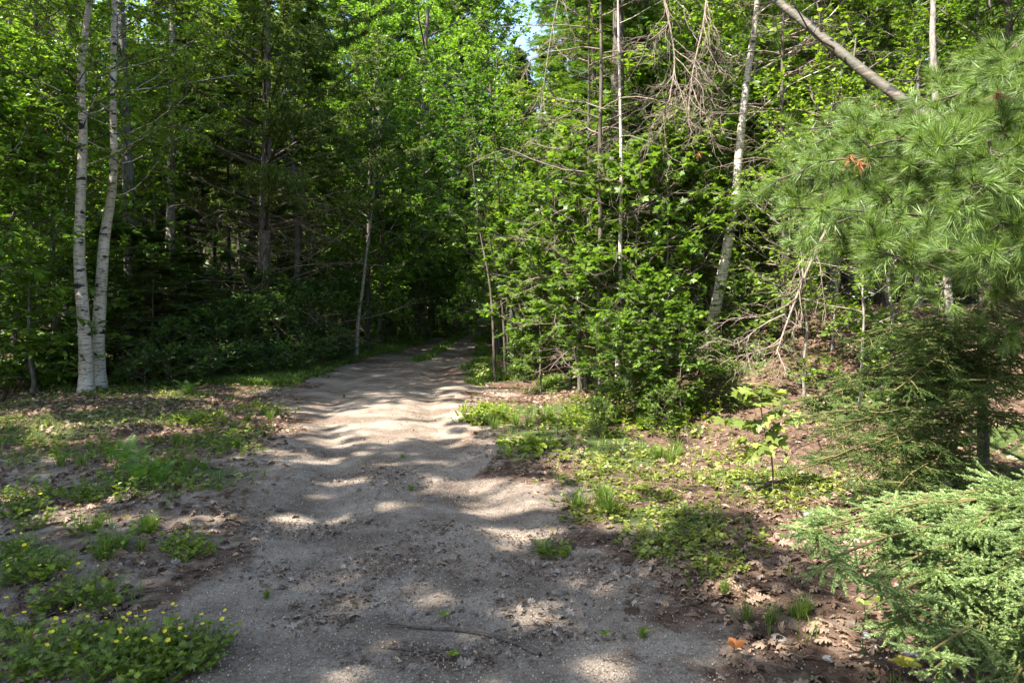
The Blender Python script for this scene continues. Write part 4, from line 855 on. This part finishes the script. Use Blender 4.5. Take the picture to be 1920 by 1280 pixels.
# ferns
fr = mesh('frond', [(*scatter(FROND, np.zeros((1, 3)), np.array([[0, 1., 0]]), np.array([[0, 0, 1.]]), 1.0), 0, False)], [M['fern']])
def fern(loc, s, label, group=None, n=7, lean=.9):
    t = thing('fern', label, 'fern', loc, group, pr.random()*6.28, s)
    for k in range(n):
        o = ob('frond', fr, t); o.rotation_euler = (lean-.4+.5*pr.random(), 0, k*6.28/n+pr.random()*.5); z = .8+.35*pr.random(); o.scale = (z, z, z)
for u, v, s in [(238,880,.34),(262,905,.30),(300,905,.24)]:
    q = G(u, v); fern(gz(q[0], q[1]), s, {238: 'pale green fern with arching fronds in the left clearing, highest of its clump', 262: 'green fern just in front of the palest arching fern, left clearing', 300: 'small fern to the right of the palest arching fern, left clearing'}[u])
for u, v, s in [(90,725,.7),(60,715,.7),(130,720,.6),(20,725,.7),(440,690,.6),(470,680,.6),(330,715,.5),(370,720,.5),(410,700,.5),(290,720,.55),(520,670,.6),(230,722,.5),(350,740,.4)]:
    q = G(u, v); fern(gz(q[0], q[1]), s*.75, 'green fern at the shaded foot of the woods near the left birches', 'ferns along the left woods edge')

# tall weed stalks and dry stalks, right side
def stalk(seed, h, mat='cover', ln=.07, n=26):
    r = np.random.default_rng(seed); L0 = poly(np.zeros((1, 3)), np.array([[.05, 0, 1.]]), np.array([h]), 8, .12, 0, r)
    t = np.sort(.12+.86*r.random(n)); p, T = at(L0, np.zeros(n, int), t); a = np.arange(n)*2.4
    D = np.stack([np.cos(a), np.sin(a), .5+0*a], 1); lf = T_([(0, 0, 0), (.1, .4, .03), (0, 1, -.15), (-.1, .4, .03)], [(0, 1, 2), (0, 2, 3)])
    return mesh('stalk stem', [(*tubes(L0, .003, .0015, 5), 0, True)], [M['grass']]), mesh('stalk leaves', [(*scatter(lf, p, D, nrm(np.array([0, 0, 1.])+.2*r.standard_normal((n, 3))), ln*(1.2-.7*t)), 0, False)], [M[mat]])
sk = [stalk(501, .42), stalk(502, .34, 'butter'), stalk(503, .5)]
place_set('weed_stalk', sk, 'upright narrow leaved weed stalk in the sunny greenery right of the path', 'weed', [(1125,975),(1145,850),(1130,845),(1175,800),(1260,830),(1300,900),(1330,870),(1370,850),(1420,960),(1480,930),(1490,970),(1280,950),(1080,790),(1095,785),(1040,760),(1215,760),(1400,900),(1350,830)], 'weed stalks right of the path', pr, .6, 1.1)
for u, v, u2, v2, lab in [(1100,780,1075,655,'tall dry tan stalk with a split top at the right path edge'),(1300,920,1285,800,'thin dry grass stalk below the birch bank'),(1045,720,1043,660,'thin bare stick stem at the left foot of the leafy bank')]:
    q = G(u, v); b = np.array(gz(q[0], q[1])); L0 = spline([b, (b+P(u2, v2, q[1]))/2+np.array([.01, 0, 0]), P(u2, v2, q[1])], 8)-b
    _, _, p, d = spawn(L0[None], 5, .8, 1, .5, pr); tp = poly(p, d, .05+.05*pr.random(5), 3, .2, 0, pr)
    t = thing('dry_stalk', lab, 'stalk', tuple(b)); ob('stem', mesh('dry stem', [(*tubes(L0[None], .005, .002, 5), 0, True), (*tubes(tp, .002, .001, 3), 0, True)], [M['deadtwig']]), t)

# seedlings with coloured leaves, lower right
def seedling(u, v, label, mat, n, ls, h, cat='seedling', leaf=LEAF):
    q = G(u, v); b = gz(q[0], q[1]); L0 = spline([(0, 0, -.01), (.004, 0, h*.5), (0, 0, h)], 5)
    a = np.arange(n)*6.28/n+.4; D = np.stack([np.cos(a), np.sin(a), .35+0*a], 1)
    t = thing('seedling', label, cat, b); ls *= .7; ob('stem', mesh('seedling stem', [(*tubes(L0[None], .002, .0015, 5), 0, True)], [M['twig']]), t)
    ob('leaves', mesh('seedling leaves', [(*scatter(leaf, np.repeat(L0[-1:], n, 0), D, nrm(np.array([-.1, -.5, 1.])+.2*pr.standard_normal((n, 3))), ls), 0, False)], [M[mat]]), t)
seedling(1380, 1240, 'little red brown four leaved oak seedling on the sandy foreground', 'redleaf', 4, .075, .07)
seedling(1700, 1275, 'bright yellow leaved seedling under the low spruce at the bottom edge', 'yellowleaf', 5, .09, .06)
seedling(1655, 1165, 'bright green leaved seedling touching the tip of the low spruce', 'seedleaf', 5, .075, .09)
seedling(1620, 1165, 'paler lime seedling left of the green one at the low spruce', 'seedleaf', 4, .07, .08)
seedling(1790, 1270, 'yellowish seedling furthest right along the bottom edge', 'yellowleaf', 4, .07, .04)
for u, v, lab in [(833,1165,'small green sprig just above the long fallen stick'),(850,1240,'small green sprig just below the long fallen stick'),(1207,1195,'tiny green sprig on bare dirt right of the stick'),(1135,1200,'faint tiny sprig between the stick and the red seedling'),(1130,820,'broad leaved green seedling in the grass by the weed stalks'),(1000,835,'bright green seedling at the right path edge'),(395,770,'pale maple seedling in the left clearing by the weeds')]:
    seedling(u, v, lab, 'butter', 7, .045, .03, 'sprig')
for u, v, lab in [(430,758,'pale star shaped seedling near the dirt at the left edge of the path'),(130,870,'heart leaved seedling in the left clearing')]: seedling(u, v, lab, 'maple_bright', 6, .09, .08)

# sticks
def stick(pts, r0, label, seed, forks=2, mat='twig', group=None):
    r = np.random.default_rng(seed); W = []
    for u, v in pts: q = G(u, v); W.append(np.array(gz(q[0], q[1]))+np.array([0, 0, r0*.8]))
    L0 = spline(W, 16); b = L0[0].copy(); L0 = L0-b+r.standard_normal((16, 3))*np.array([1, 1, .3])*r0*.35
    _, _, p, d = spawn(L0[None], max(forks, 1), .2, .9, .6, r); d[:, 2] = np.abs(d[:, 2])*.25; B1 = poly(p, d, .08+.15*r.random(len(p)), 5, .3, -.3, r)
    parts = [(*tubeR(L0, np.linspace(r0, r0*.45, 16)*(1+.12*r.standard_normal(16)), 8, .06, seed), 0, True)]
    if forks: parts.append((*tubes(B1, r0*.4, r0*.2, 5), 0, True))
    tag(ob('fallen_stick', mesh('stick', parts, [M[mat]]), None, tuple(b)), label, 'stick', group)
stick([(1012,1232),(960,1210),(900,1192),(840,1183),(780,1180),(725,1172)], .011, 'longest fallen stick lying across the bottom middle of the dirt', 601, 2, 'twig')
stick([(720,1215),(780,1222),(850,1228),(920,1248)], .006, 'thin dark stick just below the longest fallen stick', 602, 1)
stick([(965,1200),(1000,1190),(1020,1183)], .004, 'short curved twig above the right end of the longest stick', 603, 0)
stick([(1128,1097),(1160,1085),(1190,1068)], .005, 'dark twig on the sunlit dirt right of centre', 604, 1)
stick([(970,993),(990,992),(1010,989)], .005, 'short dark twig on the bright sunlit band of the path', 605, 0)
stick([(1130,1240),(1160,1243),(1190,1248)], .005, 'short brown stick near the bottom edge between sprig and red seedling', 606, 0)
stick([(755,888),(780,878),(800,872)], .004, 'thin bent twig on the middle of the path', 607, 0)
stick([(190,700),(240,690),(330,705),(390,702),(360,700)], .012, 'long pale fallen branch low in the shade right of the birches', 608, 3, 'deadtwig')
stick([(120,1155),(190,1150),(260,1160)], .006, 'dark stick in the weeds at the lower left', 609, 1)
sp = [(300+60*pr.standard_normal(), 1130+40*pr.standard_normal()) for _ in range(6)]+[(1300+120*pr.standard_normal(), 1160+40*pr.standard_normal()) for _ in range(10)]+[(700+150*pr.standard_normal(), 1080+70*pr.standard_normal()) for _ in range(14)]
for j, (u, v) in enumerate(sp):
    if v > 1265: v = 1200
    a = pr.random()*3.1; l = 14+22*pr.random(); stick([(u, v), (u+l*cos(a)*.5, v+l*sin(a)*.2), (u+l*cos(a), v+l*sin(a)*.4)], .0025, 'short thin twig scattered on the dirt of the foreground', 620+j, 0, 'twig', 'short twigs on the foreground dirt')

# stones
def stone(u, v, s, label, seed, grey=(.30, .28, .26), flat=.6):
    r = np.random.default_rng(seed); bm_v = []; n = 12; m = 8
    for i in range(m+1):
        ph = pi*i/m
        for j in range(n):
            th = 2*pi*j/n; d = np.array([sin(ph)*cos(th), sin(ph)*sin(th), cos(ph)]); k = 1+.16*sin(3*d[0]+seed)+.12*cos(4*d[1]+2*seed)+.1*sin(5*d[2]+d[0]*3)+(.03*r.standard_normal() if 0 < i < m else 0)
            bm_v.append(d*k*np.array([1, .8, flat]))
    f = [(i*n+j, i*n+(j+1) % n, (i+1)*n+(j+1) % n, (i+1)*n+j) for i in range(m) for j in range(n)]
    q = G(u, v); b = gz(q[0], q[1]); o = ob('stone', mesh('stone', [(np.array(bm_v)*s, np.array(f), 0, True)], [bark('stone %d' % seed, tuple(c*.6 for c in grey), grey, 40, 40, .6)]), None, (b[0], b[1], b[2]+s*.2)); o.rotation_euler = (0, 0, seed)
    tag(o, label, 'stone')
stone(770, 1150, .028, 'round pale stone half sunk in the dirt above the longest stick', 1)
stone(1515, 968, .045, 'whitish stone under the tip of the low spruce', 2, (.40, .38, .35))
stone(1712, 1228, .045, 'flat pale stone in the litter under the low spruce', 3, (.36, .33, .30), .4)
stone(1625, 1197, .028, 'small white stone near the spruce seedlings', 4, (.42, .40, .37))
stone(1460, 1200, .04, 'flat pinkish stone in the lower right litter', 5, (.42, .36, .33), .3)
stone(1557, 1240, .035, 'grey stone at the bottom edge right of the red seedling', 6, (.38, .35, .34), .4)
stone(585, 968, .02, 'small grey stone on the sunlit band of the path', 7)
stone(60, 1200, .05, 'pale grey flat stone among the buttercups', 8, (.33, .33, .33), .3)

# fallen leaves and gravel: uncountable
def litterset(name, lab, n, fx, fy, dens, tmpl, smin, smax, mat, jit=.35, lift=.012):
    x = fx(rng.random(n)); y = fy(rng.random(n)); k = rng.random(n) < dens(x, y); x, y = x[k], y[k]; a = rng.random(len(x))*6.28
    p = np.stack([x, y, hgt(x, y)+.004+lift*rng.random(len(x))], 1)
    V, Fc = tmpl; V = V.copy(); V[:, 2] = V[:, 2]*2.2+.1
    tag(ob(name, mesh(name, [(*scatter((V, Fc), p, np.stack([np.cos(a), np.sin(a), .1*rng.standard_normal(len(x))], 1), nrm(np.array([0, 0, 1.])+jit*rng.standard_normal((len(p), 3))), smin+(smax-smin)*rng.random(len(p))), 0, False)], [M[mat]])), lab, 'leaves', kind='stuff')
off = lambda x, y: (1-pathmask(x, y))
litden = lambda x, y: np.clip(off(x, y)*(.35+.9*ss(.4, .65, N1(x*.8, y*.8+7)))*(1-.6*greenmask(x, y)), 0, 1)
litterset('leaf_litter', 'brown dead leaves covering the forest floor off the path', 40000, lambda t: -9+16*t, lambda t: 2.2+10.5*t, litden, OAK, .04, .10, 'litter', .6, .02)
litterset('leaf_litter', 'brown dead leaves on the slope and ground further back', 26000, lambda t: -14+26*t, lambda t: 9+12*t, litden, LEAF2, .05, .09, 'litter', .45, .02)
litterset('leaf_litter', 'weathered grey leaves and scraps in drifts on the dirt path', 16000, lambda t: -4+8*t, lambda t: 2.3+8*t, lambda x, y: ss(.60, .78, N2(x*1.6+2, y*1.6)*.65+N3(x*5, y*5)*.35)*(.25+.6*pathmask(x, y))*ss(9.5, 5, y)+.012, OAK, .02, .055, 'greyleaf', .5, .008)
litterset('leaf_litter', 'dark twig and bark crumbs strewn over the dirt path', 40000, lambda t: -5+8.5*t, lambda t: 2.2+9*t**1.3, lambda x, y: .08+.8*ss(.5, .75, N1(x*2.2+2, y*2.2)*.6+N3(x*6, y*6)*.4), LEAF2, .006, .024, 'litter', .5, .004)
PEB = T_([(1, 0, 0), (0, .8, 0), (-1, 0, 0), (0, -.8, 0), (0, 0, .6), (0, 0, -.4)], [(0, 1, 4), (1, 2, 4), (2, 3, 4), (3, 0, 4), (1, 0, 5), (2, 1, 5), (3, 2, 5), (0, 3, 5)])
litterset('gravel', 'fine gravel and grit over the dirt path', 60000, lambda t: -4+7.5*t, lambda t: 2.2+6.5*t**1.5, lambda x, y: .9*pathmask(x, y)+.1, PEB, .0018, .006, 'stone', .4, 0)

dr = [(740,905,60,14),(700,890,40,10),(560,1000,60,14),(650,1130,90,25),(600,1165,60,16),(1080,1060,90,20),(900,1060,100,22),(760,1030,90,22),(1190,1090,80,20),(760,1240,110,20),(480,990,60,10),(430,960,40,10),(250,1060,60,14),(700,1070,70,20),(980,1130,70,20),(1330,1100,90,30),(1050,1180,80,20),(540,1080,70,20),(870,1235,80,15),(1000,1010,70,10),(660,985,50,8),(940,850,50,8),(820,990,50,8)]
def drift(name, lab, per, tmpl, smin, smax, mat, lift=.01, jit=.5, seed=3):
    r = np.random.default_rng(seed); X = []; Y = []
    for u, v, ru, rv in dr:
        q = G(u, v); sx = ru/F*q[1]; q2 = G(u, v-rv); sy = abs(q2[1]-q[1]); n = int(per*(.5+sx*sy*6)); X.append(q[0]+sx*r.standard_normal(n)*.8); Y.append(q[1]+sy*r.standard_normal(n)*.8)
    x = np.concatenate(X); y = np.concatenate(Y); a = r.random(len(x))*6.28; p = np.stack([x, y, hgt(x, y)+.003+lift*r.random(len(x))], 1)
    V, Fc = tmpl; V = V.copy(); V[:, 2] = V[:, 2]*2.4+.1
    tag(ob(name, mesh(name, [(*scatter((V, Fc), p, np.stack([np.cos(a), np.sin(a), .15*r.standard_normal(len(x))], 1), nrm(np.array([0, 0, 1.])+jit*r.standard_normal((len(p), 3))), smin+(smax-smin)*r.random(len(p))), 0, False)], [M[mat]])), lab, 'leaves', kind='stuff')
drift('leaf_drift', 'drifts of broken grey brown leaves lying in the ruts of the path', 30, OAK, .03, .075, 'greyleaf', .015, .7)
drift('leaf_drift', 'drifts of dark leaf and bark crumbs in the ruts of the path', 260, LEAF2, .006, .032, 'litter', seed=4)
# every one of a small group gets its own place in its label
ordn = ['first', 'second', 'third', 'fourth', 'fifth', 'sixth', 'seventh', 'eighth', 'ninth', 'tenth', 'eleventh', 'twelfth', 'thirteenth', 'fourteenth', 'fifteenth', 'sixteenth', 'seventeenth', 'eighteenth', 'nineteenth', 'twentieth', 'twenty first', 'twenty second', 'twenty third', 'twenty fourth', 'twenty fifth', 'twenty sixth', 'twenty seventh', 'twenty eighth', 'twenty ninth', 'thirtieth']
gs = {}
for o in COL.objects:
    if o.parent is None and o.get('group') and o.get('label') and o.location.y > 2: gs.setdefault((o['group'], o['label']), []).append(o)
for (gn, lb), L_ in gs.items():
    if 2 <= len(L_) <= 30:
        L_.sort(key=lambda o: o.location.x/o.location.y)
        for i_, o in enumerate(L_):
            ws = lb.split(); ws = ws[:11] if len(ws) > 11 else ws
            while ws[-1] in ('the', 'of', 'at', 'with', 'and', 'a', 'in', 'on', 'left', 'low', 'right', 'between', 'beside', 'small', 'dark', 'bare', 'open'): ws.pop()
            o['label'] = ' '.join(ws)+', '+('leftmost of its kind' if i_ == 0 else 'rightmost of its kind' if i_ == len(L_)-1 else ordn[i_]+' from left')
